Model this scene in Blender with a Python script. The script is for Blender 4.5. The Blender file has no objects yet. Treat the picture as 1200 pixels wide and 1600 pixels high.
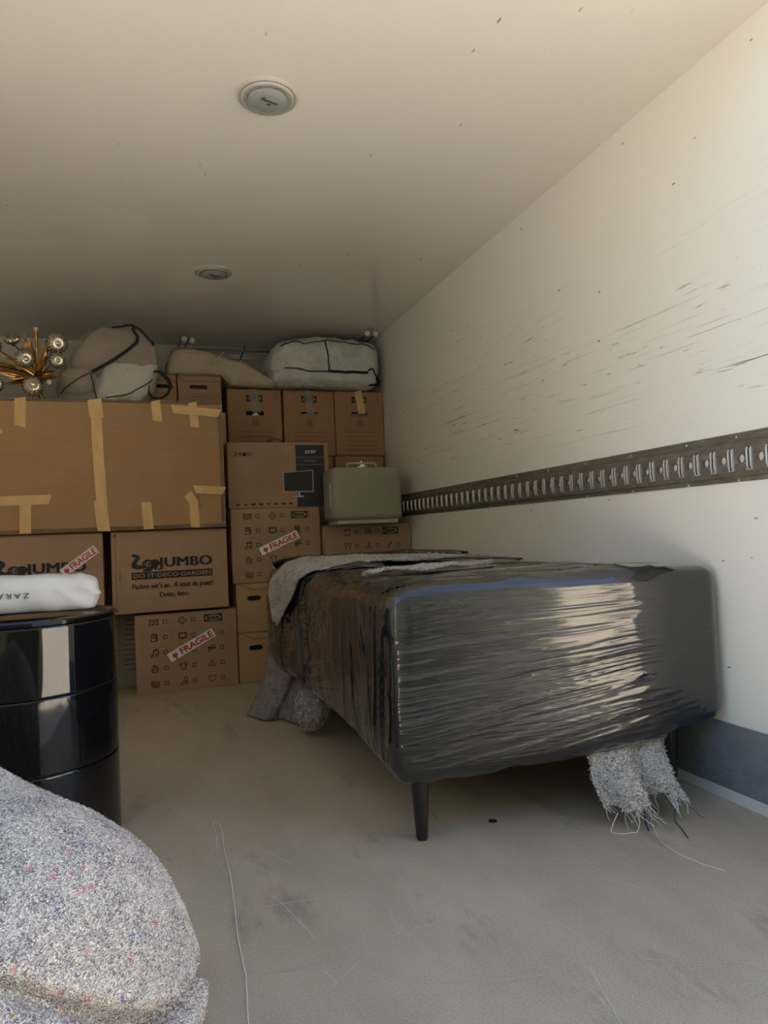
import bpy, math, random
import numpy as np
from mathutils import Vector, Matrix
PI = math.pi
sc = bpy.context.scene
C = sc.collection
random.seed(7); np.random.seed(7)

# ------------------------------------------------------------------ camera
cd = bpy.data.cameras.new('camera'); cam = bpy.data.objects.new('camera', cd); C.objects.link(cam)
cd.sensor_fit = 'HORIZONTAL'; cd.sensor_width = 36; cd.lens = 36*1090/1200; cd.clip_start = .02
cam.matrix_world = Matrix(((.94122563, .03018978, -.33642664, 0),
                           (-.33503796, -.043175, -.9412149, 0),
                           (-.04294029, .99861128, -.03052269, .78585), (0, 0, 0, 1)))
sc.camera = cam
# ------------------------------------------------------------------ sky, sun, exposure
SUN = Vector((.76, .38, .52)).normalized()          # towards the sun
w = bpy.data.worlds.new('world'); sc.world = w; w.use_nodes = True
nt = w.node_tree; nt.nodes.clear()
sky = nt.nodes.new('ShaderNodeTexSky'); sky.sky_type = 'NISHITA'; sky.sun_disc = False
sky.sun_elevation = math.asin(SUN.z); sky.sun_rotation = math.atan2(SUN.x, SUN.y)
sky.dust_density = 1.5
bg = nt.nodes.new('ShaderNodeBackground'); bg.inputs[1].default_value = .46
wo = nt.nodes.new('ShaderNodeOutputWorld')
nt.links.new(sky.outputs[0], bg.inputs[0]); nt.links.new(bg.outputs[0], wo.inputs[0])
sd = bpy.data.lights.new('sun', 'SUN'); sd.energy = 38; sd.angle = .0093; sd.color = (1, .935, .84)
so = bpy.data.objects.new('sun', sd); C.objects.link(so)
so.rotation_euler = SUN.to_track_quat('Z', 'Y').to_euler()
sc.view_settings.view_transform = 'Standard'; sc.view_settings.look = 'None'
sc.view_settings.gamma = 1; sc.view_settings.use_curve_mapping = False
sc.view_settings.exposure = .46
sc.cycles.use_denoising = True
sc.cycles.diffuse_bounces = 10; sc.cycles.max_bounces = 14; sc.cycles.transparent_max_bounces = 12

# ------------------------------------------------------------------ material helpers
class NT:
    def __init__(s, name, col=(.8, .8, .8), rough=.5, **kw):
        s.m = bpy.data.materials.new(name); s.m.use_nodes = True; s.t = s.m.node_tree
        s.b = s.t.nodes['Principled BSDF']
        s.b.inputs['Base Color'].default_value = (*col, 1); s.b.inputs['Roughness'].default_value = rough
        for k, v in kw.items(): s.b.inputs[k.replace('_', ' ')].default_value = v
        s.tc = None
    def n(s, ty, **kw):
        o = s.t.nodes.new(ty)
        for k, v in kw.items():
            if k.startswith('i_'): o.inputs[int(k[2:])].default_value = v
            else: setattr(o, k, v)
        return o
    def l(s, a, b): s.t.links.new(a, b)
    def co(s, scale=(1, 1, 1), rot=(0, 0, 0), loc=(0, 0, 0)):
        if not s.tc: s.tc = s.n('ShaderNodeTexCoord')
        mp = s.n('ShaderNodeMapping'); mp.inputs['Scale'].default_value = scale
        mp.inputs['Rotation'].default_value = rot; mp.inputs['Location'].default_value = loc
        s.l(s.tc.outputs['Object'], mp.inputs[0]); return mp.outputs[0]
    def noise(s, vec, scale, detail=3, rough=.5):
        o = s.n('ShaderNodeTexNoise'); o.inputs['Scale'].default_value = scale
        o.inputs['Detail'].default_value = detail; o.inputs['Roughness'].default_value = rough
        s.l(vec, o.inputs['Vector']); return o.outputs[0]
    def vor(s, vec, scale, feat='F1', rnd=1):
        o = s.n('ShaderNodeTexVoronoi', feature=feat); o.inputs['Scale'].default_value = scale
        o.inputs['Randomness'].default_value = rnd; s.l(vec, o.inputs['Vector']); return o
    def ramp(s, fac, stops, interp='LINEAR'):
        o = s.n('ShaderNodeValToRGB'); r = o.color_ramp; r.interpolation = interp
        cc = lambda c: (*c, 1) if isinstance(c, tuple) else (c, c, c, 1)
        r.elements[0].position, r.elements[0].color = stops[0][0], cc(stops[0][1])
        r.elements[1].position, r.elements[1].color = stops[-1][0], cc(stops[-1][1])
        for p, c in stops[1:-1]: e = r.elements.new(p); e.color = cc(c)
        s.l(fac, o.inputs[0]); return o.outputs[0]
    def math(s, op, a, b=None):
        o = s.n('ShaderNodeMath', operation=op)
        for i, v in enumerate((a, b)):
            if v is None: continue
            if isinstance(v, (int, float)): o.inputs[i].default_value = v
            else: s.l(v, o.inputs[i])
        return o.outputs[0]
    def mix(s, fac, a, b, blend='MIX'):
        o = s.n('ShaderNodeMix', data_type='RGBA', blend_type=blend)
        for i, v in ((0, fac), (6, a), (7, b)):
            if isinstance(v, (int, float)): o.inputs[i].default_value = v
            elif isinstance(v, tuple): o.inputs[i].default_value = (*v, 1)
            else: s.l(v, o.inputs[i])
        return o.outputs[2]
    def bump(s, h, strength=.3, dist=.002, prev=None):
        o = s.n('ShaderNodeBump'); o.inputs['Strength'].default_value = strength
        o.inputs['Distance'].default_value = dist; s.l(h, o.inputs['Height'])
        if prev: s.l(prev, o.inputs['Normal'])
        s.l(o.outputs[0], s.b.inputs['Normal']); return o.outputs[0]
    def col(s, c): s.l(c, s.b.inputs['Base Color'])
    def rgh(s, c): s.l(c, s.b.inputs['Roughness'])

M = {}
def simple(key, col, rough=.5, **kw): M[key] = NT(key, col, rough, **kw).m
simple('black_ink', (.02, .02, .024), .7)
simple('grey_ink', (.060, .040, .028), .8)
simple('red_ink', (.62, .02, .05), .55)
simple('rust_ink', (.25, .06, .03), .7)
simple('white_ink', (.75, .75, .75), .6)
simple('kraft_ink', (.33, .21, .125), .85)
simple('dark_panel', (.018, .02, .024), .5)
simple('sticker_white', (.78, .78, .80), .3)
simple('steel', (.55, .56, .57), .28, Metallic=1.0)
simple('chrome', (.8, .8, .82), .1, Metallic=1.0)
simple('black_fabric', (.012, .012, .014), .8)
simple('knob_white', (.75, .72, .66), .35)
simple('void', (.006, .005, .005), .9)
simple('black_wood', (.012, .011, .011), .38)
simple('cable', (.01, .01, .01), .5)
simple('cream_plastic', (.62, .55, .38), .4)
simple('blue_inside', (.02, .05, .10), .8)
simple('thread_white', (.72, .70, .64), .9)
simple('thread_navy', (.03, .05, .12), .9)
simple('alu_lip', (.75, .76, .78), .4, Metallic=.3); simple('aluminium', (.62, .63, .65), .35, Metallic=1.0)

def mk_wall():
    k = NT('white_panel', (.72, .70, .655), .22)
    # long rubbed scuffs, patchy, only at pallet height
    v1 = k.co((1, .9, 95), (math.radians(-3.0), 0, 0)); n1 = k.noise(v1, 1.6, 6, .65)
    s1 = k.ramp(n1, [(.60, 0.0), (.69, 1.0)])
    v2 = k.co((1, 3.2, 34), (math.radians(-6), 0, 0), (0, 4, 0)); n2 = k.noise(v2, 2.2, 5, .7)
    s2 = k.ramp(n2, [(.622, 0.0), (.69, 1.0)])
    mk = k.ramp(k.noise(k.co((1, .8, 2.6)), 1.7, 3), [(.42, 0.0), (.60, 1.0)])
    sep = k.n('ShaderNodeSeparateXYZ'); k.l(k.co(), sep.inputs[0])
    band = k.ramp(sep.outputs[2], [(0.0, .05), (.50, .12), (.56, .9), (.66, 1.0), (.77, .55), (.85, .06), (1.0, .04)])
    mr = k.n('ShaderNodeMapRange'); mr.inputs[1].default_value = 0; mr.inputs[2].default_value = 2.1
    k.l(sep.outputs[2], mr.inputs[0]); k.l(mr.outputs[0], band.node.inputs[0])
    s = k.math('MULTIPLY', k.math('MULTIPLY', k.math('MAXIMUM', s1, s2), mk), band)
    # specks
    vo = k.vor(k.co((1, .6, 1.4), (.6, 0, 0)), 15)
    sp = k.ramp(vo.outputs[0], [(.05, 1.0), (.075, 0.0)])
    sg = k.ramp(k.noise(k.co(), 3.1, 2), [(.40, 0.0), (.55, .8)])
    s = k.math('MAXIMUM', s, k.math('MULTIPLY', sp, sg))
    base = (.80, .78, .73)
    k.col(k.mix(k.math('MULTIPLY', s, .95), base, (.10, .085, .065)))
    k.bump(k.noise(k.co(), 2.5, 2), .25, .006)
    return k.m
M['wall'] = mk_wall()
def mk_ceiling():
    k = NT('gloss_ceiling', (.72, .69, .62), .14)
    vo = k.vor(k.co((1, .35, 1), (0, 0, .5)), 16); sp = k.ramp(vo.outputs[0], [(.045, 1.0), (.07, 0.0)])
    sep = k.n('ShaderNodeSeparateXYZ'); k.l(k.co(), sep.inputs[0])
    edge = k.ramp(sep.outputs[0], [(.1, .45), (1.0, 1.0)])
    sg = k.math('MULTIPLY', k.ramp(k.noise(k.co(), 2.7, 3), [(.45, 0.0), (.62, 1.0)]), edge)
    fine = k.vor(k.co((1, .8, 1), (0, 0, .9), (3, 1, 0)), 75); fs = k.ramp(fine.outputs[0], [(.08, .5), (.13, 0.0)])
    e2 = k.ramp(sep.outputs[0], [(.75, 0.0), (1.0, .8)])
    s = k.math('MAXIMUM', k.math('MULTIPLY', sp, sg), k.math('MULTIPLY', k.math('MULTIPLY', fs, e2), k.ramp(k.noise(k.co(), 4, 3), [(.45, 0.0), (.6, 1.0)])))
    k.col(k.mix(k.math('MULTIPLY', s, .75), (.80, .765, .69), (.13, .10, .07)))
    k.rgh(k.ramp(k.noise(k.co(), 2.5, 4), [(.3, .018), (.7, .05)]))
    k.bump(k.noise(k.co(), 1.6, 2), .3, .004)
    return k.m
M['ceiling'] = mk_ceiling()
def mk_floor():
    k = NT('grey_floor', (.3, .28, .25), .5)
    a = k.noise(k.co(), 2.3, 6, .62); b = k.noise(k.co((1, .35, 1), (0, 0, .25)), 9, 5, .6); c = k.noise(k.co(), 260, 2, .6)
    base = k.ramp(a, [(.3, (.37, .30, .215)), (.5, (.45, .37, .27)), (.72, (.51, .43, .32))])
    base = k.mix(.35, base, k.ramp(b, [(.35, (.30, .25, .185)), (.65, (.53, .44, .335))]))
    base = k.mix(.3, base, k.ramp(c, [(.38, (.28, .235, .17)), (.62, (.60, .51, .39))]))
    st = k.ramp(k.noise(k.co((1.5, .5, 1), (0, 0, -.5)), 3.1, 7, .7), [(.56, 0.0), (.66, .6)])
    base = k.mix(st, base, (.22, .185, .14))
    k.col(base); k.rgh(k.ramp(a, [(.3, .42), (.7, .6)]))
    k.bump(k.noise(k.co(), 420, 2), .25, .0015); return k.m
M['floor'] = mk_floor()
def mk_kick():
    k = NT('grey_kickboard', (.10, .115, .14), .5)
    s = k.ramp(k.noise(k.co((1, 2, 60)), 2, 6, .7), [(.6, 0.0), (.68, .7)])
    k.col(k.mix(s, k.ramp(k.noise(k.co(), 14, 6, .7), [(.3, (.12, .135, .165)), (.7, (.21, .235, .27))]), (.03, .03, .035)))
    return k.m
M['kick'] = mk_kick()
def mk_rail():
    k = NT('weathered_rail', (.2, .17, .14), .45, Metallic=.35)
    k.col(k.ramp(k.noise(k.co((1, 3, 9)), 6, 6, .65), [(.3, (.13, .105, .08)), (.55, (.19, .16, .13)), (.75, (.30, .27, .235))]))
    k.rgh(k.ramp(k.noise(k.co(), 18, 3), [(.3, .35), (.7, .55)])); return k.m
M['rail'] = mk_rail()
def mk_card(key, c1, c2, vert=False, rough=.8):
    k = NT(key, c1, rough)
    a = k.ramp(k.noise(k.co(), 5, 5, .6), [(.3, c1), (.7, c2)])
    f = k.noise(k.co((150, 150, 2) if vert else (2, 2, 150)), 1, 2)
    k.col(k.mix(.05, a, k.ramp(f, [(.35, tuple(x*.5 for x in c1)), (.65, tuple(min(1, x*1.5) for x in c2))])))
    k.bump(f, .12, .001); M[key] = k.m
mk_card('card', (.355, .23, .143), (.411, .268, .176), True)
mk_card('card_warm', (.348, .195, .106), (.399, .224, .125), True)
mk_card('card_big', (.336, .205, .103), (.386, .237, .118), False)
mk_card('card_grey', (.374, .294, .224), (.411, .325, .249), True)
mk_card('card_tan', (.425, .281, .15), (.473, .312, .169), True)
mk_card('card_pale', (.411, .362, .325), (.463, .411, .374), True)
def mk_tape():
    k = NT('masking_tape', (.66, .44, .19), .45)
    k.col(k.ramp(k.noise(k.co((3, 3, 1)), 6, 4), [(.3, (.60, .39, .165)), (.7, (.72, .49, .23))]))
    k.bump(k.noise(k.co((1, 1, 4)), 24, 3), .5, .003); M['tape'] = k.m
mk_tape()
def mk_clear(key, tint, alpha, rough, bs=30, bstr=.6, bd=.004, vec=(1, 1, 1)):
    k = NT(key, tint, rough, Alpha=alpha); k.b.inputs['Specular IOR Level'].default_value = .8
    h = k.noise(k.co(vec), bs, 5, .6); k.bump(h, bstr, bd)
    M[key] = k.m
    return k
mk_clear('clear_tape', (.40, .36, .30), .38, .2)
mk_clear('edge_tape', (.14, .10, .06), .30, .16, 40)
def mk_shrinkwrap():
    k = mk_clear('clear_bag', (.55, .52, .46), .33, .10, 34, 1.0, .025)
mk_shrinkwrap()
def mk_film(key, sc_, hs):
    k = NT(key, (.006, .006, .0065), .13, IOR=1.5)
    k.b.inputs['IOR'].default_value = 1.48
    k.b.inputs['Coat Weight'].default_value = 1; k.b.inputs['Coat IOR'].default_value = 1.52; k.b.inputs['Coat Roughness'].default_value = .06
    a = k.noise(k.co(sc_), 1, 5, .62)
    d = k.noise(k.co(tuple(x*.35 for x in sc_), (0, 0, 0), (3, 5, 2)), 1, 3, .5)
    n = k.bump(a, .85, hs); k.bump(d, .5, hs*2, n)
    k.rgh(k.ramp(k.noise(k.co(), 9, 4), [(.3, .035), (.7, .11)])); M[key] = k.m
mk_film('film_front', (3.0, 8, 280), .0019)
mk_film('film_side', (60, 90, 9), .0014)
mk_film('film_top', (12, 60, 60), .0015)
mk_film('film_loose', (40, 40, 60), .006)
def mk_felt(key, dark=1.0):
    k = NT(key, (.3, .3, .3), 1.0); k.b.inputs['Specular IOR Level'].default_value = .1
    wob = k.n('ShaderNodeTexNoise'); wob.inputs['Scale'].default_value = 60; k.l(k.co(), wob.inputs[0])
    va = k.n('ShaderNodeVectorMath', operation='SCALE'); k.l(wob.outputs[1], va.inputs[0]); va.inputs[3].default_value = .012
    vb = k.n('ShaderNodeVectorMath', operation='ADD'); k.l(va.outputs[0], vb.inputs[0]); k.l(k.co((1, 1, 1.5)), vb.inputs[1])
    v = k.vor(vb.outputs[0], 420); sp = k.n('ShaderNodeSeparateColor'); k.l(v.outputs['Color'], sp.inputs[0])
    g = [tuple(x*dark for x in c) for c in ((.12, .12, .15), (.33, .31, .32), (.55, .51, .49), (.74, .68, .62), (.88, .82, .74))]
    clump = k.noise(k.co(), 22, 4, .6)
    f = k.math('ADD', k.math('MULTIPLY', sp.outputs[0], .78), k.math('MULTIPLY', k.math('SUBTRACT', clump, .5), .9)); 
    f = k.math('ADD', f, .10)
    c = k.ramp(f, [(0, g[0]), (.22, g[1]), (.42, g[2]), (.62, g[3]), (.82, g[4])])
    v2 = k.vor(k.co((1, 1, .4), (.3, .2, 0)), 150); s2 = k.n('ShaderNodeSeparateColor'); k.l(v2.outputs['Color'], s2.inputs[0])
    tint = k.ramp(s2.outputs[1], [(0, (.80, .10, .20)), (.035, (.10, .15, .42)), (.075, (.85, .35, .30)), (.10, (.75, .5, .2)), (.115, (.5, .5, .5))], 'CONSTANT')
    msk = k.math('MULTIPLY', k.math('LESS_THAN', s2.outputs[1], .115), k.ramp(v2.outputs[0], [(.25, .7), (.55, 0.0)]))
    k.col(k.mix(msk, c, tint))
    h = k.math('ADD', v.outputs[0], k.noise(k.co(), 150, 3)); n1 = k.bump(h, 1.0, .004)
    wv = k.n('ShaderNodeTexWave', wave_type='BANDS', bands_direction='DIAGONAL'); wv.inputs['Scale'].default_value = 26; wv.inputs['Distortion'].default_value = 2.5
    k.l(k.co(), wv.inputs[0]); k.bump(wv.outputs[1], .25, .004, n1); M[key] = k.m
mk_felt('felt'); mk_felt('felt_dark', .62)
def mk_woven(key, c1, c2, rough=.55, st=.9, ds=.012, bs=16):
    k = NT(key, c1, rough)
    k.col(k.ramp(k.noise(k.co(), 7, 4), [(.3, c1), (.7, c2)]))
    n1 = k.bump(k.noise(k.co((1, 1, 1)), bs, 5, .6), st, ds)
    M[key] = k.m
mk_woven('bag_white', (.55, .54, .51), (.70, .68, .65), .28, 1.0, .030, 15)
mk_woven('bag_beige', (.46, .38, .26), (.56, .47, .33), .55, .9, .02, 9)
mk_woven('beige_strap', (.62, .53, .37), (.66, .57, .41), .7, .2, .002)
mk_woven('textile_brown', (.27, .20, .145), (.34, .25, .185), .8)
mk_woven('textile_white', (.62, .60, .57), (.72, .70, .66), .45, 1, .014, 22)
mk_woven('tote_white', (.52, .53, .54), (.62, .63, .64), .8, .3, .004, 12)
mk_woven('case_beige', (.30, .275, .215), (.32, .295, .235), .42, .1, .001, 60)
mk_woven('case_light', (.42, .41, .36), (.44, .43, .38), .45, .1, .001, 60)
M['gloss_black'] = NT('gloss_black', (.004, .004, .005), .045, IOR=1.55).m
k = NT('gilt', (.50, .29, .08), .32, Metallic=1.0)
k.col(k.ramp(k.noise(k.co(), 40, 4), [(.3, (.20, .10, .03)), (.55, (.55, .30, .09)), (.75, (.75, .48, .18))])); M['gilt'] = k.m
M['dark_gilt'] = NT('dark_gilt', (.12, .06, .025), .4, Metallic=.9).m
k = NT('smoked_shade', (.52, .45, .33), .22, Metallic=.85); M['shade'] = k.m
k = NT('prism_lens', (.42, .44, .44), .25); k.b.inputs['Transmission Weight'].default_value = .25
vo = k.vor(k.co(), 260, rnd=.0); k.bump(vo.outputs[0], .8, .003); M['lens'] = k.m
simple('lens_rim', (.50, .48, .42), .3); simple('rim_rib', (.20, .19, .16), .4)
simple('lamp_inside', (.05, .045, .04), .5)
k = NT('outside_ground', (.42, .38, .33), .9); k.col(k.ramp(k.noise(k.co(), 2, 6), [(.3, (.58, .52, .43)), (.7, (.68, .61, .51))])); M['ground'] = k.m
simple('plaster', (.80, .73, .60), .9); simple('glass_dark', (.03, .04, .05), .1); simple('roof_tile', (.28, .12, .07), .8)
simple('truck_out', (.6, .6, .62), .4); simple('bark', (.10, .07, .05), .9)
k = NT('leafage', (.03, .035, .015), .9); k.col(k.ramp(k.noise(k.co(), 6, 5), [(.3, (.008, .012, .005)), (.7, (.045, .048, .018))])); M['leafage'] = k.m

# ------------------------------------------------------------------ mesh helpers
class MB:
    def __init__(s): s.v = []; s.f = []; s.mi = []; s.k = 0
    def add(s, vs, fs, mi=0):
        o = len(s.v); s.v += [tuple(map(float, p)) for p in vs]; s.f += [tuple(int(i)+o for i in f) for f in fs]; s.mi += [mi]*len(fs); return s
    def box(s, x0, x1, y0, y1, z0, z1, mi=0):
        vs = [(x, y, z) for z in (z0, z1) for y in (y0, y1) for x in (x0, x1)]
        return s.add(vs, [(0, 2, 3, 1), (4, 5, 7, 6), (0, 1, 5, 4), (2, 6, 7, 3), (0, 4, 6, 2), (1, 3, 7, 5)], mi)
    def cbox(s, c, h, rot=None, mi=0, bev=0):
        vs, fs = bevbox(h, bev) if bev else (None, None)
        if not bev:
            vs = [(x, y, z) for z in (-h[2], h[2]) for y in (-h[1], h[1]) for x in (-h[0], h[0])]
            fs = [(0, 2, 3, 1), (4, 5, 7, 6), (0, 1, 5, 4), (2, 6, 7, 3), (0, 4, 6, 2), (1, 3, 7, 5)]
        R = rot or Matrix.Identity(3)
        return s.add([tuple(R @ Vector(p) + Vector(c)) for p in vs], fs, mi)
    def tube(s, pts, rad, n=8, mi=0, caps=True, flat=1.0):
        pts = [Vector(p) for p in pts]; m = len(pts)
        rad = rad if isinstance(rad, (list, tuple)) else [rad]*m
        T = [(pts[min(i+1, m-1)]-pts[max(i-1, 0)]).normalized() for i in range(m)]
        u = T[0].orthogonal().normalized(); vs = []
        for i in range(m):
            u = (u - T[i]*u.dot(T[i])).normalized(); b = T[i].cross(u)
            for j in range(n):
                a = 2*PI*j/n; vs.append(pts[i]+(u*math.cos(a)+b*math.sin(a)*flat)*rad[i])
        fs = [(i*n+j, i*n+(j+1) % n, (i+1)*n+(j+1) % n, (i+1)*n+j) for i in range(m-1) for j in range(n)]
        if caps: fs += [tuple(range(n))[::-1], tuple(range((m-1)*n, m*n))]
        return s.add(vs, fs, mi)
    def lathe(s, prof, n=32, c=(0, 0, 0), mi=0, R=None, wob=None):
        vs = []
        for i, (r, z) in enumerate(prof):
            for j in range(n):
                a = 2*PI*j/n; rr = r*(1+(wob(a, i) if wob else 0)); p = Vector((rr*math.cos(a), rr*math.sin(a), z))
                if R: p = R @ p
                vs.append(p+Vector(c))
        m = len(prof)
        fs = [(i*n+j, i*n+(j+1) % n, (i+1)*n+(j+1) % n, (i+1)*n+j) for i in range(m-1) for j in range(n)]
        if prof[0][0] > 1e-6: fs.append(tuple(range(n))[::-1])
        if prof[-1][0] > 1e-6: fs.append(tuple(range((m-1)*n, m*n)))
        return s.add(vs, fs, mi)
def obj(name, mb, mats, parent=None, smooth=True, ang=35):
    me = bpy.data.meshes.new(name)
    if isinstance(mb, MB): me.from_pydata(mb.v, [], mb.f); mi = mb.mi
    else:
        v, f, mi = mb; me.from_pydata(v.tolist() if hasattr(v, 'tolist') else v, [], f.tolist() if hasattr(f, 'tolist') else f)
    if not isinstance(mats, (list, tuple)): mats = [mats]
    for m in mats: me.materials.append(M[m])
    if mi is not None and len(mats) > 1: me.polygons.foreach_set('material_index', np.array(mi, dtype=np.int32))
    if smooth:
        me.polygons.foreach_set('use_smooth', [True]*len(me.polygons))
        if ang: me.set_sharp_from_angle(angle=math.radians(ang))
    me.update()
    o = bpy.data.objects.new(name, me); C.objects.link(o)
    if parent: o.parent = parent
    return o
def thing(name, label, cat, loc=(0, 0, 0), rz=0, group=None, rot=None):
    o = bpy.data.objects.new(name, None); C.objects.link(o); o.empty_display_size = .05
    o.location = loc; o.rotation_euler = rot or (0, 0, rz); tag(o, label, cat, group); return o
def tag(o, label, cat, group=None):
    o['label'] = label; o['category'] = cat
    if group: o['group'] = group
    return o
def struct(name, mb, mat, parent=None, smooth=False):
    o = obj(name, mb, mat, parent, smooth)
    if not parent: o['kind'] = 'structure'
    return o
def rotm(x=0, y=0, z=0): return (Matrix.Rotation(z, 3, 'Z') @ Matrix.Rotation(y, 3, 'Y') @ Matrix.Rotation(x, 3, 'X'))
def rline(a, r, n):   # grid line with extra samples in rounded ends
    e = [-a, -a+r*.08, -a+r*.3, -a+r*.6]
    return np.array(e + list(np.linspace(-a+r, a-r, n)) + [-x for x in reversed(e)])
def shell(gx, gy, gz):
    """surface of a box on given grid lines -> P0, quads, face id (0 -y,1 +y,2 -x,3 +x,4 -z,5 +z)"""
    P = []; F = []; I = []; off = 0
    def face(a, b, mk, flip, fid):
        nonlocal off
        A, B = np.meshgrid(a, b, indexing='ij'); P.append(mk(A.ravel(), B.ravel()))
        n, m = len(a), len(b); i, j = np.meshgrid(np.arange(n-1), np.arange(m-1), indexing='ij'); i = i.ravel(); j = j.ravel()
        q = np.stack([i*m+j, (i+1)*m+j, (i+1)*m+j+1, i*m+j+1], 1)+off
        F.append(q[:, ::-1] if flip else q); I.append(np.full(len(q), fid)); off += n*m
    X, Y, Z = gx[-1], gy[-1], gz[-1]
    face(gx, gz, lambda a, b: np.stack([a, a*0-Y, b], 1), False, 0)
    face(gx, gz, lambda a, b: np.stack([a, a*0+Y, b], 1), True, 1)
    face(gy, gz, lambda a, b: np.stack([a*0-X, a, b], 1), True, 2)
    face(gy, gz, lambda a, b: np.stack([a*0+X, a, b], 1), False, 3)
    face(gx, gy, lambda a, b: np.stack([a, b, a*0-Z], 1), True, 4)
    face(gx, gy, lambda a, b: np.stack([a, b, a*0+Z], 1), False, 5)
    P = np.concatenate(P); F = np.concatenate(F); I = np.concatenate(I)
    key = np.round(P*1e5).astype(np.int64); _, idx, inv = np.unique(key, axis=0, return_index=True, return_inverse=True)
    return P[idx], inv.ravel()[F], I
def rounded(P, h, r):
    h = np.array(h); c = np.clip(P, -(h-r), h-r); d = P-c; L = np.linalg.norm(d, axis=1, keepdims=True)
    N = d/np.maximum(L, 1e-9); return c+N*r, N
def bevbox(h, r, n=2):
    g = [rline(a, r, n) for a in h]; P, F, I = shell(*g); P, N = rounded(P, h, r); return P, F
_rs = np.random.RandomState(3); _T = _rs.rand(4096)
def vn(x, y, z=None, seed=0):
    x = np.asarray(x, float); y = np.asarray(y, float); z = np.zeros_like(x) if z is None else np.asarray(z, float)
    xi, yi, zi = np.floor(x).astype(np.int64), np.floor(y).astype(np.int64), np.floor(z).astype(np.int64)
    fx, fy, fz = x-xi, y-yi, z-zi; fx, fy, fz = (t*t*(3-2*t) for t in (fx, fy, fz)); r = 0
    for a in (0, 1):
        for b in (0, 1):
            for c in (0, 1):
                hsh = ((xi+a)*73856093 ^ (yi+b)*19349663 ^ (zi+c)*83492791 ^ seed*2654435) & 0xffffff
                hsh = (hsh ^ (hsh >> 7)*31) & 4095
                r = r+_T[hsh]*np.where(a, fx, 1-fx)*np.where(b, fy, 1-fy)*np.where(c, fz, 1-fz)
    return r
def fbm(x, y, z=None, seed=0, o=3):
    s = 0; a = .5
    for i in range(o):
        s = s+a*(vn(x*2**i, y*2**i, None if z is None else z*2**i, seed+i)-.5); a *= .5
    return s
def ridge(n): return 1-np.abs(2*n-1)
def textpoly(s, bold=0.0, spacing=1.0):
    cu = bpy.data.curves.new('t', 'FONT'); cu.body = s; cu.offset = bold; cu.space_character = spacing; cu.resolution_u = 3
    o = bpy.data.objects.new('t', cu); C.objects.link(o); dg = bpy.context.evaluated_depsgraph_get(); dg.update()
    me = bpy.data.meshes.new_from_object(o.evaluated_get(dg)); v = [(p.co.x, p.co.y) for p in me.vertices]; f = [tuple(p.vertices) for p in me.polygons]
    bpy.data.objects.remove(o); bpy.data.curves.remove(cu); bpy.data.meshes.remove(me); return v, f
class Print:
    """flat print on a front face: u to the right, v up, from the face's lower-left corner"""
    def __init__(s, W, H, y=0.0, x0=None): s.m = MB(); s.W = W; s.H = H; s.y = y; s.x0 = -W/2 if x0 is None else x0
    def P(s, u, v, lay=0): return (s.x0+u, s.y-.0016-.0005*lay, v)
    def poly(s, pts, mi=0, lay=0): s.m.add([s.P(*p, lay) for p in pts], [tuple(range(len(pts)))], mi)
    def rect(s, u, v, w, h, mi=0, lay=0, a=0):
        c, d = math.cos(a), math.sin(a)
        s.poly([(u+x*c-y*d, v+x*d+y*c) for x, y in ((-w/2, -h/2), (w/2, -h/2), (w/2, h/2), (-w/2, h/2))], mi, lay)
    def ell(s, u, v, a, b, mi=0, lay=0, n=24): s.poly([(u+a*math.cos(2*PI*i/n), v+b*math.sin(2*PI*i/n)) for i in range(n)], mi, lay)
    def stroke(s, pts, wd=.0028, mi=0, lay=0, close=False):
        if close: pts = list(pts)+[pts[0]]
        for (x0, y0), (x1, y1) in zip(pts, pts[1:]):
            L = math.hypot(x1-x0, y1-y0)
            if L < 1e-6: continue
            s.rect((x0+x1)/2, (y0+y1)/2, L+wd*.6, wd, mi, lay, math.atan2(y1-y0, x1-x0))
    def text(s, t, u, v, w, h, mi=0, lay=0, a=0, bold=0.0, spacing=1.0):
        vs, fs = textpoly(t, bold, spacing); xs = [p[0] for p in vs]; ys = [p[1] for p in vs]
        x0, x1, y0, y1 = min(xs), max(xs), min(ys), max(ys); c, d = math.cos(a), math.sin(a); q = []
        for x, y in vs:
            x = (x-(x0+x1)/2)/(x1-x0)*w; y = (y-(y0+y1)/2)/(y1-y0)*h; q.append(s.P(u+x*c-y*d, v+x*d+y*c, lay))
        s.m.add(q, fs, mi)
    def build(s, name, mats, parent): return obj(name, s.m, mats, parent, smooth=False)

# ------------------------------------------------------------------ the truck's load space
RW, LW, BW, CH, YE = 1.55, -.87, 4.76, 2.0894, .97
struct('floor', MB().box(LW, RW, .80, BW, -.06, 0), 'floor')
struct('wall_right', MB().box(RW, RW+.05, YE, BW, 0, CH), 'wall')
struct('wall_left', MB().box(LW-.05, LW, YE, BW, 0, CH), 'wall')
struct('wall_back', MB().box(LW-.05, RW+.05, BW, BW+.05, -.06, CH+.06), 'wall')
struct('ceiling', MB().box(LW-.05, RW+.05, 1.16, BW, CH, CH+.06), 'ceiling')
struct('trim_1', MB().box(LW-.05, LW, .80, YE, -.06, .02).box(RW, RW+.05, .8, YE, -.06, .02), 'aluminium')
kb = struct('baseboard_right', MB().box(RW-.009, RW-.0005, YE, BW-.02, .0005, .214), 'kick')
obj('angle_strip', MB().box(RW-.016, RW-.009, YE, BW-.02, .001, .028).box(RW-.0165, RW-.0135, YE, BW-.02, .025, .033), 'alu_lip', kb, False)
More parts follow.
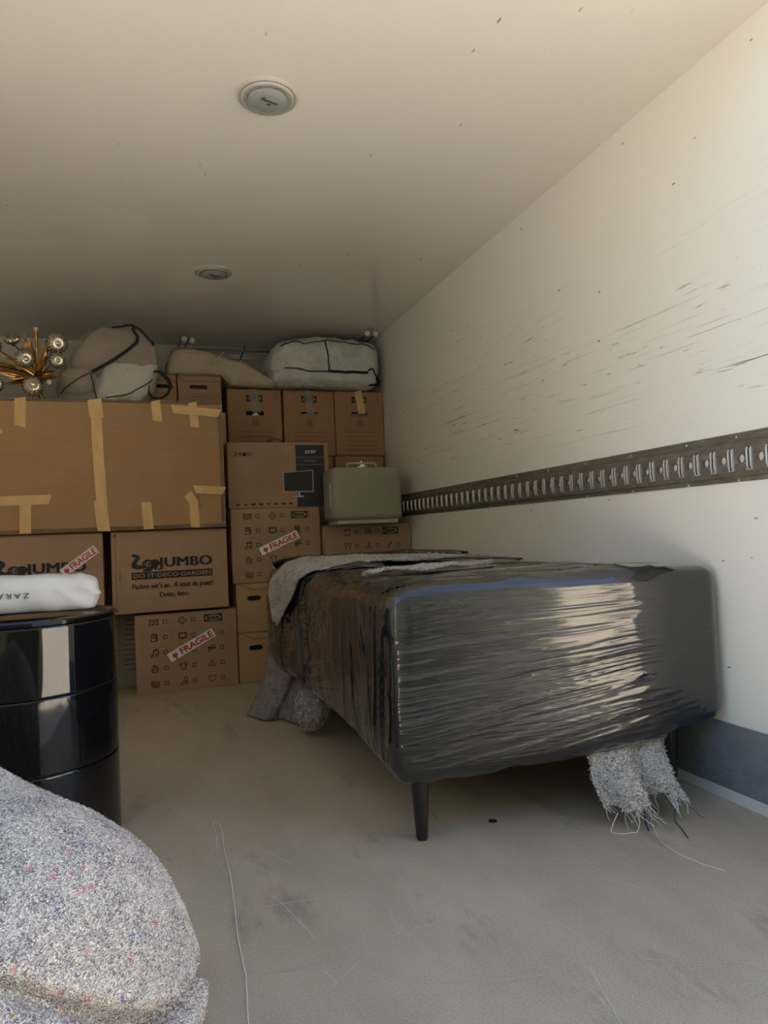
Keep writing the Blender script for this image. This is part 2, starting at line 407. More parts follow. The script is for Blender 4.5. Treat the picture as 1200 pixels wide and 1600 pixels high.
# seams, hairline scratches on floor
fl = bpy.data.objects['floor']
mb = MB(); R = random.Random(5)
for i in range(420):
    x, y = R.uniform(-.3, 1.5), R.uniform(.85, 3.4); a = R.gauss(-.85, .5) if R.random() < .75 else R.uniform(0, PI)
    L = R.choice((.02, .04, .07, .12, .2)); wdt = R.choice((.0005, .0007, .0011)); q = R.gauss(0, .15); pts = []
    for t in (0, .25, .5, .75, 1): aa = a+q*t; pts.append((x+L*t*math.cos(aa), y+L*t*math.sin(aa)))
    for (x0, y0), (x1, y1) in zip(pts, pts[1:]):
        d = Vector((x1-x0, y1-y0)).normalized(); nx, ny = -d.y*wdt, d.x*wdt
        mb.add([(x0+nx, y0+ny, .0006), (x0-nx, y0-ny, .0006), (x1-nx, y1-ny, .0006), (x1+nx, y1+ny, .0006)], [(0, 1, 2, 3)])
for i in range(200):
    x, y, r = R.uniform(-.3, 1.5), R.uniform(.85, 2.6), R.uniform(.0008, .0022)
    mb.add([(x+r*math.cos(t), y+r*math.sin(t), .0006) for t in (0, 1.3, 2.5, 3.8, 5)], [(0, 1, 2, 3, 4)])
simple('scratch', (.50, .475, .43), .8)
o = obj('scratches', mb, 'scratch', fl, False); o['kind'] = 'stuff'
obj('recessed_screw', MB().lathe([(0, .0012), (.006, .0012), (.0075, .0018), (.011, .0018), (.012, .0004)], 20, (.882, 1.704, 0)), 'void', fl)

# cargo rail with slots and holes
z0r, z1r, zc = .884, 1.017, .945
rail = thing('cargo_rail', 'brown weathered steel lashing rail with slots along the white wall', 'rail', (RW, 1.10, z0r))
mb = MB(); PT = .0615; Y1, Y2 = 1.105, 4.74
def yz(y, z, x): return (x, y-1.10, z-z0r)
XO = -.013
def quad(pts, mi=0): mb.add([yz(*p) for p in pts], [tuple(range(len(pts)))], mi)
ks = [k for k in range(-4, 55)]
hw, hh, hr = .0085, .031, .0125
zt, zb = .990, .901
for k in ks:
    yc = 1.407+k*PT; ya, yb = yc-PT/2, yc+PT/2
    # slot cell: ya+PT*.25 .. etc. slot centre yc, hole centre yb
    s0, s1 = yc-hw, yc+hw; a0, a1 = yc-PT/2+hr+.003, yc+PT/2-hr-.003
    for (p, q, r_, t) in ((a0, s0, zb, zt), (s1, a1, zb, zt), (s0, s1, zb, zc-hh), (s0, s1, zc+hh, zt)):
        quad([(p, r_, XO), (q, r_, XO), (q, t, XO), (p, t, XO)])
    # slot walls
    mb.add([yz(y, z, x) for x in (XO, -.002) for y, z in ((s0, zc-hh), (s1, zc-hh), (s1, zc+hh), (s0, zc+hh))], [(0, 1, 5, 4), (1, 2, 6, 5), (2, 3, 7, 6), (3, 0, 4, 7)])
    # hole cell centred yb
    h0, h1 = a1, yb+hr+.003; n = 20
    ring = [(yb+hr*math.cos(2*PI*i/n), zc+hr*math.sin(2*PI*i/n)) for i in range(n)]
    sq = []
    for i in range(n):
        c, s_ = math.cos(2*PI*i/n), math.sin(2*PI*i/n); m_ = max(abs(c), abs(s_)); sq.append((yb+(h1-yb)*c/m_, zc+(h1-yb)*s_/m_))
    for i in range(n):
        j = (i+1) % n; quad([(*ring[i], XO), (*ring[j], XO), (*sq[j], XO), (*sq[i], XO)])
        quad([(*ring[i], XO), (*ring[j], XO), (*ring[j], -.002), (*ring[i], -.002)])
    e = h1-yb
    quad([(h0, zb, XO), (h1, zb, XO), (h1, zc-e, XO), (h0, zc-e, XO)]); quad([(h0, zc+e, XO), (h1, zc+e, XO), (h1, zt, XO), (h0, zt, XO)])
for (za, xa, zb_, xb) in ((z0r, -.0005, z0r, -.003), (z0r, -.003, .896, -.003), (.896, -.003, zb, XO), (zt, XO, .996, -.003), (.996, -.003, z1r, -.003), (z1r, -.003, z1r, -.0005)):
    quad([(Y1, za, xa), (Y2, za, xa), (Y2, zb_, xb), (Y1, zb_, xb)])
obj('rail_plate', mb, 'rail', rail, False)
simple('lip_steel', (.62, .64, .66), .3, Metallic=.7)
lip = MB()
for sx in (-1, 1):
    lip.tube([(XO-.001, sx*(hw-.0024), -hh+.003), (XO-.004, sx*(hw-.0024), -hh+.009), (XO-.004, sx*(hw-.0024), hh-.009), (XO-.001, sx*(hw-.0024), hh-.003)], .0028, 8)
lip.box(XO-.004, -.004, -hw-.002, hw+.002, -hh-.0015, -hh+.0015)
p0 = obj('slot_lip', lip, 'lip_steel', rail)
scw = MB().lathe([(.0042, 0), (.0042, .001), (.003, .0022), (0, .0026)], 10, (0, 0, 0), R=rotm(0, -PI/2, 0)); s0 = obj('rivet', scw, 'steel', rail)
for n, k in enumerate(ks):
    o = p0 if n == 0 else p0.copy()
    if n: C.objects.link(o)
    o.parent = rail; o.location = (0, 1.407+k*PT-1.10, zc-z0r)
n = 0
for k in range(0, 15):
    for z in (1.0065, .8875):
        o = s0 if n == 0 else s0.copy()
        if n: C.objects.link(o)
        o.parent = rail; o.location = (-.003, 1.15+k*.245+(.063 if k == 1 else 0)-1.10, z-z0r); n += 1

# ceiling lamps
def ceiling_lamp(x, y, label):
    t = thing('ceiling_lamp', label, 'lamp', (x, y, CH), 0, 'round lamps in the truck ceiling')
    n = 72
    obj('rim', MB().lathe([(.089, 0), (.089, -.004), (.084, -.008), (.078, -.0085), (.076, -.012), (.066, -.0135), (.060, -.012), (.058, -.009)], n, wob=lambda a, i: (.006 if i in (2, 3, 4, 5) and int(round(a/(2*PI/n))) % 2 else 0)), 'lens_rim', t, True, 20)
    mb = MB()
    for i in range(64):
        a = 2*PI*i/64
        mb.cbox((.0805*math.cos(a), .0805*math.sin(a), -.0086), (.0032, .0011, .0008), rotm(0, 0, a)); mb.cbox((.066*math.cos(a), .066*math.sin(a), -.0136), (.0050, .0009, .0008), rotm(0, 0, a))
    o = obj('rim_ribs', mb, 'rim_rib', t, False); o['kind'] = 'stuff'
    obj('lens', MB().lathe([(.058, -.008), (.057, -.013), (.05, -.019), (.034, -.023), (.015, -.025), (0, -.0255)], 48), 'lens', t)
    obj('lamp_fitting', MB().cbox((.004, -.014, -.0255), (.024, .003, .0014), rotm(0, 0, .3), bev=.001).cbox((.002, -.002, -.0268), (.006, .003, .001), bev=.0008).cbox((-.018, -.022, -.0245), (.006, .004, .0012), rotm(0, 0, -.5), bev=.0008), 'lamp_inside', t)
ceiling_lamp(.406, 2.0, 'larger-looking round ribbed ceiling lamp in the bright front part of the ceiling')
ceiling_lamp(.397, 3.417, 'small-looking round ceiling lamp further back, in the dim part above the boxes')
# ------------------------------------------------------------------ cartons
def carton(name, label, x0, x1, y0, y1, z0, z1, mat='card', rz=0, group=None, flaps=True, cat='box', seed=0, rx=0, bulge=.004):
    """root at the base centre; front face at local y = -depth/2"""
    W_, D_, H_ = x1-x0, y1-y0, z1-z0
    t = thing(name, label, cat, ((x0+x1)/2, (y0+y1)/2, z0), rz, group)
    if rx: t.rotation_euler = (rx, 0, rz)
    h = (W_/2, D_/2, H_/2-(.002 if flaps else 0)); r = .004
    P0, F, I = shell(*[rline(a, r, 9) for a in h]); P, N = rounded(P0, h, r)
    e = (1-(P0[:, 0]/h[0])**2)*(1-(P0[:, 2]/h[2])**2); e2 = (1-(P0[:, 1]/h[1])**2)*(1-(P0[:, 2]/h[2])**2)
    P = P.copy(); P[:, 0] += N[:, 0]*e2*bulge*.6; P[:, 2] += h[2]
    obj('carton_body', (P, F, None), mat, t, True, 40)
    if flaps:
        T = H_-.004
        for s in (-1, 1):
            mb = MB(); mb.cbox((0, s*(D_/4+.0006), T+.0018), (W_/2-.001, D_/4-.0016, .0017), bev=.0012); obj('flap', mb, mat, t)
    return t, W_, D_, H_
def strip(t, pts, wd, mat, name='tape_strip', y=-.002, up=None, jag=0):
    """adhesive strip laid on the front face along pts (u right from centre, v up), slightly raised; flaps over the top edge if up"""
    mb = MB(); n = len(pts); L = []; Rr = []
    for i in range(n):
        a = Vector(pts[max(i-1, 0)]); b = Vector(pts[min(i+1, n-1)]); d = (b-a).normalized(); q = Vector((-d.y, d.x))*wd/2
        L.append(Vector(pts[i])+q); Rr.append(Vector(pts[i])-q)
    for e, sgn in ((0, -1), (n-1, 1)):
        d = (Vector(pts[min(e+1, n-1)])-Vector(pts[max(e-1, 0)])).normalized()*jag*sgn; L[e] = L[e]+d; Rr[e] = Rr[e]-d*.6
    vs = [];
    for yy in (y, y+.0014):
        for a, b in zip(L, Rr): vs += [(a.x, yy, a.y), (b.x, yy, b.y)]
    m = 2*n; fs = []
    for i in range(n-1):
        k = 2*i; fs += [(k, k+1, k+3, k+2), (m+k, m+k+2, m+k+3, m+k+1), (k, k+2, m+k+2, m+k), (k+1, m+k+1, m+k+3, k+3)]
    fs += [(0, m, m+1, 1), (m-2, m-1, 2*m-1, 2*m-2)]
    mb.add(vs, fs); return obj(name, mb, mat, t, False)
def fragile(t, W_, H_, D_, u, v, L, hgt, a, name='fragile_sticker'):
    p = Print(W_, H_, -D_/2-.003); p.rect(u, v, L, hgt, 0, 0, a)
    for i in range(7):   # torn short ends
        pass
    st = p.build(name, ['sticker_white'], t); st['label'] = 'white sticker reading FRAGILE in red'
    q = Print(W_, H_, -D_/2-.003); c, s = math.cos(a), math.sin(a)
    q.text('FRAGILE', u+.11*L*c, v+.11*L*s, L*.72, hgt*.70, 0, 2, a, .022, .95)
    ex, ey = u-.37*L*c, v-.37*L*s
    q.ell(ex, ey, hgt*.25, hgt*.29, 0, 2, 18); q.rect(ex-hgt*.36*-s, ey-hgt*.36*c, hgt*.10, hgt*.24, 0, 2, a); q.rect(ex+s*hgt*.44, ey-c*hgt*.44, hgt*.3, hgt*.05, 0, 2, a)
    q.poly([(ex+hgt*(-.05*c-.3*s), ey+hgt*(-.05*s+.3*c)), (ex+hgt*(.08*c-.02*s), ey+hgt*(.08*s+.02*c)), (ex+hgt*(.14*c-.3*s), ey+hgt*(.14*s+.3*c))], 1, 3)
    q.build('sticker_lettering', ['red_ink', 'sticker_white'], st)
def circ(cx, cy, r, n=10, a0=0, a1=2*PI, ry=None): return [(cx+r*math.cos(a0+(a1-a0)*i/n), cy+(ry or r)*math.sin(a0+(a1-a0)*i/n)) for i in range(n+1)]
ICON = {   # strokes in a -1..1 cell
 'abacus': [[(-1, -.9), (-1, .9)], [(1, -.9), (1, .9)], [(-1, .55), (1, .55)], [(-1, 0), (1, 0)], [(-1, -.55), (1, -.55)], [(-.4, .35), (-.4, .75)], [(.3, -.2), (.3, .2)], [(-.2, -.75), (-.2, -.35)], [(.55, .35), (.55, .75)]],
 'cross': [[(-.3, .9), (.3, .9), (.3, .3), (.9, .3), (.9, -.3), (.3, -.3), (.3, -.9), (-.3, -.9), (-.3, -.3), (-.9, -.3), (-.9, .3), (-.3, .3), (-.3, .9)]],
 'book': [[(-.7, -.9), (.55, -.9), (.7, -.7), (.7, .9), (-.5, .9), (-.7, .7), (-.7, -.9)], [(-.7, .65), (.5, .65), (.5, -.9)], [(-.3, .3), (.2, .3), (.2, -.05), (-.3, -.05), (-.3, .3)]],
 'tv': [[(-1, .75), (1, .75), (1, -.65), (-1, -.65), (-1, .75)], [(-.75, .5), (.75, .5), (.75, -.4), (-.75, -.4), (-.75, .5)], [(-.35, -.9), (.35, -.9)]],
 'calc': [[(-.65, .95), (.65, .95), (.65, -.95), (-.65, -.95), (-.65, .95)], [(-.4, .65), (.4, .65), (.4, .35), (-.4, .35), (-.4, .65)], [(-.4, .05), (.4, .05)], [(-.4, -.25), (.4, -.25)], [(-.4, -.55), (.4, -.55)], [(-.2, .1), (-.2, -.75)], [(.2, .1), (.2, -.75)]],
 'music': [circ(-.6, -.65, .3), circ(.55, -.5, .3), [(-.3, -.6), (-.3, .8), (.85, .95), (.85, -.45)], [(-.3, .5), (.85, .65)]],
 'ring': [circ(0, 0, .7, 14), circ(0, 0, .3)],
 'feet': [circ(-.45, -.35, .38, 8), circ(.45, .5, .38, 8), circ(-.3, .25, .18, 6), circ(.2, -.1, .18, 6), circ(-.75, .2, .15, 6), circ(.85, -.02, .15, 6)],
 'basket': [[(-.8, .05), (-.6, -.9), (.6, -.9), (.8, .05), (-.8, .05)], [(-.7, -.4), (.7, -.4)], [(-.3, .05), (-.3, .5), (0, .9), (.2, .4), (.5, .5), (.45, .05)], [(0, .5), (-.5, .7)]],
 'shirt': [[(-.3, .85), (-.95, .5), (-.7, .1), (-.45, .25), (-.45, -.85), (.45, -.85), (.45, .25), (.7, .1), (.95, .5), (.3, .85), (0, .65), (-.3, .85)]],
 'hanger': [[(0, .3), (-.95, -.35), (-.75, -.6), (.75, -.6), (.95, -.35), (0, .3), (.0, .5)], circ(.05, .68, .2, 8, -PI/2, PI*.9)],
 'towel': [circ(-.5, .55, .4, 6, PI, 0, .25)+[(.1, .45), (.6, .7), (.95, .5)], [(-.95, .2), (-.3, .3), (.3, .05), (.95, .2), (.9, -.2), (.2, -.4), (-.4, -.15), (-.95, -.25), (-.95, .2)], [(-.9, -.5), (-.3, -.4), (.3, -.7), (.9, -.5)], [(-.9, -.8), (-.2, -.7), (.3, -.95), (.9, -.75)]],
 'heel': [circ(.45, .5, .42, 10, 0, 2*PI, .5), [(-.95, -.75), (-.5, -.35), (.1, .1)], [(-.95, -.75), (-.3, -.85), (.2, -.35), (.75, -.75), (.72, .1)], [(.3, -.35), (.75, -.1)]],
 'heart': [[(0, -.85), (-.85, 0), (-.9, .45), (-.5, .8), (0, .45), (.5, .8), (.9, .45), (.85, 0), (0, -.85)]],
 'clip': [[(-.75, .7), (.75, .7), (.75, -.85), (-.75, -.85), (-.75, .7)], [(-.25, .7), (0, .98), (.25, .7)], [(-.9, .85), (-.6, .85)], [(.6, .85), (.9, .85)], [(-.9, -.95), (-.6, -.95)], [(.6, -.95), (.9, -.95)]],
 'bed': [[(-1, -.9), (-1, -.2), (1, -.2), (1, -.9)], [(-.85, -.2), (-.85, .3), (.85, .3), (.85, -.2)], [(-1, -.6), (1, -.6)], [(-.7, .3), (-.7, .7), (-.1, .7), (-.1, .3)], [(.1, .3), (.1, .7), (.7, .7), (.7, .3)]],
 'glass': [[(-1, .85), (1, .85)], [(-.95, .85), (-.85, -.1), (-.5, -.3), (-.2, .85)], [(.95, .85), (.85, -.1), (.5, -.3), (.2, .85)], [(-.65, -.3), (-.7, -.9), (-.4, -.9)], [(.65, -.3), (.7, -.9), (.4, -.9)]],
 'candle': [[(-.9, -.35), (.9, -.35), (.75, -.85), (-.75, -.85), (-.9, -.35)], [(0, -.35), (.0, 0)], [(0, 0), (-.3, .25), (.05, .95), (.25, .3), (0, 0)]],
 'pen': [[(-.85, -.85), (-.5, -.75), (.55, .55), (.95, .95), (.2, .5), (-.75, -.5), (-.85, -.85)], [(-.3, -.2), (-.1, -.4)]],
}
def icon(p, name, u, v, s, wd=.0034):
    for st in ICON[name]: p.stroke([(u+x*s, v+y*s) for x, y in st], wd, 1, 1)
def shoplogo(p, u, v, w_, h_):
    p.rect(u, v, w_, h_, 0, 0); p.ell(u, v, w_*.455, h_*.40, 2, 1); p.text('IKEA', u, v, w_*.68, h_*.40, 0, 2, 0, .045)
INK = ['black_ink', 'grey_ink', 'kraft_ink']
def ikea_print(t, W_, H_, D_, rows, vt, cols=(.18, .455, .735), logo_row=0, pitch=.0805, s=.021):
    for r, row in enumerate(rows):
        v = H_-vt-pitch*r
        for c, nm in enumerate(row):
            if not nm: continue
            p = Print(W_, H_, -D_/2); icon(p, nm, cols[c]*W_, v, s); p.build('printed_icon', INK, t)
            p = Print(W_, H_, -D_/2); p.stroke([(cols[c]*W_+.047, v-.009), (cols[c]*W_+.065, v-.009), (cols[c]*W_+.065, v+.009), (cols[c]*W_+.047, v+.009)], .0030, 1, 1, True); p.build('tick_box', INK, t)
    p = Print(W_, H_, -D_/2); shoplogo(p, .762*W_, H_-vt+.002, .096, .040)
    return p.build('shop_logo', INK, t)
ROWS = [('abacus', 'cross', None), ('book', 'tv', 'calc'), ('music', 'ring', 'feet'), ('basket', 'shirt', 'hanger'), ('towel', 'heel', 'heart')]
mk_card('card_kraft', (.36, .222, .135), (.40, .252, .152), True)
# lower checklist box on the floor
t, W_, D_, H_ = carton('moving_box', 'brown printed checklist box on the floor, its FRAGILE sticker beside the black drum', -.018, .506, 3.88, 4.11, 0, .412)
ikea_print(t, W_, H_, D_, ROWS, .042); fragile(t, W_, H_, D_, .54*W_, .235, .262, .050, math.radians(27))
# upper checklist box
t, W_, D_, H_ = carton('moving_box', 'brown printed checklist box with FRAGILE sticker, standing under the monitor carton', .497, 1.001, 3.90, 4.12, .543, .956, rz=0)
ikea_print(t, W_, H_, D_, ROWS, .045); fragile(t, W_, H_, D_, .525*W_, .215, .235, .048, math.radians(23))
# low right checklist box + what carries it
t, W_, D_, H_ = carton('moving_box', 'brown printed checklist box under the beige carrying case by the wall', 1.011, 1.541, 3.86, 4.19, .432, .842)
ikea_print(t, W_, H_, D_, [('clip', 'bed', None), ('glass', 'candle', 'pen'), ('music', 'ring', 'feet'), ('basket', 'shirt', 'hanger')], .042, (.26, .50, .745), s=.019)
carton('moving_box', 'plain brown box hidden behind the wrapped sofa, carrying the box under the beige case', 1.006, 1.541, 3.87, 4.19, 0, .430)
# tan boxes behind the sofa corner
for (z0, z1, lb, yy) in ((.272, .541, 'tan cut-out handle box directly under the upper checklist box', 3.90), (0, .270, 'tan cut-out handle box on the floor beside the sofa corner, lower of two', 3.89)):
    t, W_, D_, H_ = carton('archive_box', lb, .513, .96, yy, yy+.32, z0, z1, 'card_tan', group='tan boxes behind the sofa corner')
    p = Print(W_, H_, -D_/2); u0, v0 = .095, H_-.082
    p.poly([(u0+.017*math.cos(a)+(.02 if math.cos(a) > 0 else -.02), v0+.013*math.sin(a)) for a in [i*PI/8 for i in range(16)]], 0)
    p.stroke([(.02, H_-.004), (.085, H_-.035), (.36, H_-.035), (.425, H_-.004)], .0025, 1)
    p.build('handle_hole', ['void', 'grey_ink'], t)
# ------- elephant boxes
EL = [(0,.93),(.06,1.0),(.16,.99),(.25,.93),(.30,.84),(.30,.74),(.25,.64),(.19,.56),(.18,.47),(.22,.40),(.29,.37),(.36,.39),(.37,.48),(.39,.56),(.45,.64),(.55,.68),(.64,.66),(.70,.63),(.78,.67),(.88,.66),(.95,.60),(1.0,.52),(1.0,.42),(.96,.33),(.92,.30),(.90,.20),(.87,.10),(.80,.10),(.79,.17),(.72,.14),(.70,.05),(.60,.02),(.50,.02),(.40,.05),(.36,.12),(.44,.16),(.40,.21),(.30,.18),(.18,.17),(.08,.22),(.01,.32),(0,.44),(.02,.56),(.08,.66),(.14,.74),(.15,.80),(.11,.84),(.05,.83)]
def jumbo(t, W_, H_, D_, full=True):
    p = Print(W_, H_, -D_/2)
    m = MB(); ex, ey, ew, eh = .165*W_, H_-.505*H_, .242*W_, .225*H_
    pts = [(ex+a*ew, ey+b*eh) for a, b in EL]
    from mathutils.geometry import tessellate_polygon
    tri = tessellate_polygon([[Vector((a, b, 0)) for a, b in pts]])
    p.m.add([p.P(a, b, 1) for a, b in pts], tri, 0)
    p.ell(ex+.60*ew, ey+.46*eh, .012, .011, 2, 2, 14); p.ell(ex+.62*ew, ey+.45*eh, .007, .007, 0, 3, 12)
    p.stroke([(ex+.44*ew, ey+.50*eh), (ex+.50*ew, ey+.36*eh), (ex+.58*ew, ey+.30*eh), (ex+.68*ew, ey+.33*eh)], .003, 2, 2)
    p.stroke([(ex+.36*ew, ey+.12*eh), (ex+.47*ew, ey+.17*eh), (ex+.53*ew, ey+.25*eh)], .0035, 2, 2)
    for i, dx in enumerate((-.0038, -.0019, 0, .0019, .0038)): p.text('JUMBO', .625*W_+dx, H_-.410*H_+(.001 if i % 2 else -.001), .465*W_, .150*H_, 0, 1+i*.3, 0, .0, 1.04)
    p.rect(.513*W_, H_-.548*H_, .70*W_, .088*H_, 0, 0); p.text('DO IT\u00b7DECO\u00b7GARDEN', .513*W_, H_-.548*H_, .67*W_, .052*H_, 2, 1, 0, .03, 1.05)
    for i, dx in enumerate((-.0007, .0007)):
        p.text("Packen wir's an.  A vous de jouer!", .516*W_+dx, H_-.685*H_, .695*W_, .088*H_, 0, 1+i*.4, 0, .004, .95)
        p.text('Detto, fatto.', .525*W_+dx, H_-.795*H_, .255*W_, .068*H_, 0, 1+i*.4, 0, .004, .95)
    p.stroke([(.036*W_, .035*H_), (.036*W_, .965*H_)], .0018, 0, 1)
    p.poly([(.036*W_-.006, .945*H_), (.036*W_+.006, .945*H_), (.036*W_, .975*H_)], 0, 1); p.poly([(.036*W_-.006, .055*H_), (.036*W_, .025*H_), (.036*W_+.006, .055*H_)], 0, 1)
    p.text('410 mm', .068*W_, .46*H_, .052, .010, 1, 1, PI/2)
    return p.build('printing', INK, t)
t, W_, D_, H_ = carton('moving_box', 'brown box with black elephant logo and JUMBO lettering fully visible', -.121, .466, 3.86, 4.22, .426, .852)
jumbo(t, W_, H_, D_)
t, W_, D_, H_ = carton('moving_box', 'brown JUMBO box half hidden behind the white cloth bag', -.745, -.160, 3.86, 4.22, .426, .852)
jumbo(t, W_, H_, D_); fragile(t, W_, H_, D_, .81*W_, .285, .20, .046, math.radians(36))
carton('moving_box', 'plain brown box on the floor behind the black drum, carrying the half hidden JUMBO box', -.70, -.14, 3.88, 4.11, 0, .424)
# pale list box behind, between the drum and the lower checklist box
t, W_, D_, H_ = carton('list_box', 'pale grey box printed with text lines, in the dark gap beside the drum', -.44, .10, 4.12, 4.42, 0, .424, 'card_pale')
p = Print(W_, H_, -D_/2)
R = random.Random(2)
for i in range(11):
    v = H_-.055-.027*i; p.rect(.335, v, .005, .006, 1, 0); p.rect(.36+.04, v, R.choice((.05, .07, .085)), .0035, 1, 0)
p.build('printing', ['black_ink', 'grey_ink'], t)
carton('moving_box', 'plain brown box hidden behind the elephant box, beside the pale list box', .11, .49, 4.12, 4.42, 0, .424)
# ------- big furniture carton
BX0, BX1, BZ0, BZ1 = -.855, .462, .858, 1.527
t, W_, D_, H_ = carton('furniture_carton', 'very large flat brown carton crossed with strips of yellow masking tape', BX0, BX1, 3.82, 4.05, BZ0, BZ1, 'card_big', bulge=.006)
cx = (BX0+BX1)/2
lay = [0]
def S(pts, wd=.052, **kw): lay[0] += 1; return strip(t, [(a-cx, b-BZ0) for a, b in pts], wd, 'tape', y=-D_/2-.0022-.0016*(lay[0] % 4), **kw)
S([(-.170, 1.530), (-.168, 1.30), (-.160, 1.10), (-.150, .858)], .052)
S([(-.176, 1.531), (-.168, 1.44)], .066, jag=.004)
S([(-.165, 1.02), (-.150, .862)], .06, jag=.010)
S([(-.515, 1.531), (-.520, 1.392)], .050, jag=.008)
S([(.120, 1.530), (.127, 1.425)], .047, jag=.006)
S([(.306, 1.525), (.316, 1.395)], .044, jag=.005)
S([(.205, 1.488), (.445, 1.470)], .044, jag=.012)
S([(-.62, 1.022), (-.395, 1.026)], .046, jag=.008)
S([(-.505, 1.000), (-.508, .860)], .050)
S([(.058, 1.000), (.066, .860)], .050)
S([(.305, 1.062), (.455, 1.052)], .042, jag=.012)
S([(.268, 1.040), (.296, .995), (.301, .862)], .045, jag=.004)
o = S([(-.62, 1.355), (-.60, 1.37)], .02)
for (a, b, c, d) in ((-.85, BZ1-.002, .455, BZ1-.004), (-.85, BZ0+.011, .457, BZ0+.009)):
    strip(t, [(a-cx+(c-a)*i/12, b-BZ0+.0015*math.sin(i*2.1)) for i in range(13)], .018, 'edge_tape', 'clear_tape', -D_/2-.0018)
strip(t, [(.448-cx, .03), (.450-cx, .33), (.446-cx, .64)], .018, 'edge_tape', 'clear_tape', -D_/2-.0018)
p = Print(W_, H_, -D_/2)
for i, L in enumerate((.075, .075, .03)): p.rect(1.165+.012*i, .135-(.075-L)/2, .002, L, 1)
p.build('printing', INK, t)
# flat grey carton behind it
carton('flat_carton', 'narrow grey carton edge peeking out behind the big taped carton', -.50, .519, 4.13, 4.19, .858, 1.531, 'card_grey')
# handle boxes up at the back, on plain support boxes
carton('moving_box', 'plain brown box hidden behind the big carton, lower support of the handle boxes', -.55, .50, 4.24, 4.60, .428, .90)
carton('moving_box', 'plain brown box hidden behind the big carton, upper support of the handle boxes', -.55, .50, 4.24, 4.60, .902, 1.345)
for x0, x1, lb, hu, ins in ((.258, .507, 'brown lidded handle box, blue showing in its hand hole, under the beige garment bag', .118, 'blue_inside'), (-.03, .251, 'brown handle box behind the black strap of the clear bag', .20, 'void')):
    t, W_, D_, H_ = carton('archive_box', lb, x0, x1, 4.20, 4.53, 1.347, 1.762, 'card_kraft', group='handle boxes behind the taped carton')
    p = Print(W_, H_, -D_/2)
    v0 = H_-.070; w_ = .040
    p.poly([(hu+.011*math.cos(a)+(w_ if math.cos(a) > 0 else -w_), v0+.011*math.sin(a)) for a in [(i+.5)*PI/8 for i in range(16)]], 0, 0)
    p.rect(hu, v0-.003, .078, .010, 1, 1)
    p.stroke([(.004, H_-.005), (.032, H_-.036), (W_-.004, H_-.036)], .0022, 2, 0)
    p.rect(hu, v0-.040, .08, .0016, 2, 0); p.rect(hu, v0-.058, .08, .0016, 2, 0)
    p.build('hand_hole', ['void', ins, 'grey_ink'], t)
# ------- row of archive boxes
def archive(t, W_, H_, D_, tape, flap):
    p = Print(W_, H_, -D_/2); c = .5*W_
    p.rect(c, H_-.055, .098, .040, 0, 0); p.ell(c, H_-.055, .044, .016, 2, 1); p.text('IKEA', c, H_-.055, .066, .016, 0, 2, 0, .045)
    p.rect(c, H_-.147, .108, .026, 3, 0)
    if flap: p.poly([(c-.022, H_-.160), (c+.026, H_-.160), (c+.006, H_-.140)], 4, 1)
    p.stroke([(c-.024, H_-.222), (c-.014, H_-.190), (c+.014, H_-.190), (c+.024, H_-.222)], .0022, 1, 1, True)
    p.stroke(circ(c, H_-.188, .009, 6, 0, PI), .002, 1, 1); p.rect(c, H_-.200, .028, .002, 1, 1); p.rect(c, H_-.211, .034, .002, 1, 1); p.rect(c-.006, H_-.206, .002, .03, 1, 1); p.rect(c+.008, H_-.206, .002, .03, 1, 1)
    for i in range(5): p.rect(c, H_-.262-.029*i, .205, .0022, 1, 1)
    p.text('50', W_-.038, H_-.028, .022, .012, 5, 1); p.rect(W_-.038, H_-.044, .022, .0018, 5, 1); p.rect(W_-.038, H_-.052, .022, .0018, 5, 1)
    p.build('printing', INK+['void', 'sticker_white', 'rust_ink'], t)
    x = 0.006 if tape == 'tape' else 0
    strip(t, [(x-.014, H_+.002), (x, H_-.07), (x+.010, H_-.143)], .050, tape, 'tape_strip', -D_/2-.0042, jag=.003)
    if flap is False: strip(t, [(-.052, H_-.153), (.055, H_-.155)], .018, 'clear_tape' if tape != 'tape' else 'clear_tape', 'tape_strip', -D_/2-.0042)
LW3 = 'archive boxes in a row at the back'
t, W_, D_, H_ = carton('archive_box', 'brown upright archive box with open black hand slot, left in the archive row', .546, .876, 4.255, 4.60, 1.289, 1.700, 'card_warm', group=LW3); archive(t, W_, H_, D_, 'clear_tape', True)
t, W_, D_, H_ = carton('archive_box', 'brown upright archive box with clear tape over its slot, middle of the row', .890, 1.212, 4.25, 4.60, 1.289, 1.700, 'card_warm', group=LW3); archive(t, W_, H_, D_, 'clear_tape', False)
t, W_, D_, H_ = carton('archive_box', 'brown upright archive box with yellow tape, against the white wall', 1.219, 1.545, 4.255, 4.60, 1.291, 1.705, 'card_warm', group=LW3); archive(t, W_, H_, D_, 'tape', False)
t, W_, D_, H_ = carton('archive_box', 'reddish brown box whose top shows behind the beige case', 1.205, 1.528, 4.245, 4.60, .862, 1.287, 'card_warm')
p = Print(W_, H_, -D_/2); p.text('50', W_-.045, H_-.028, .03, .014, 0, 1); p.rect(W_-.045, H_-.044, .03, .002, 0, 1); p.build('printing', ['rust_ink'], t)
carton('moving_box', 'plain brown box hidden behind the monitor carton, under the archive box row', .546, 1.195, 4.26, 4.60, .862, 1.287)
carton('moving_box', 'big plain brown box hidden at the very back, bottom of the right-hand stack', .546, 1.545, 4.26, 4.62, 0, .860)
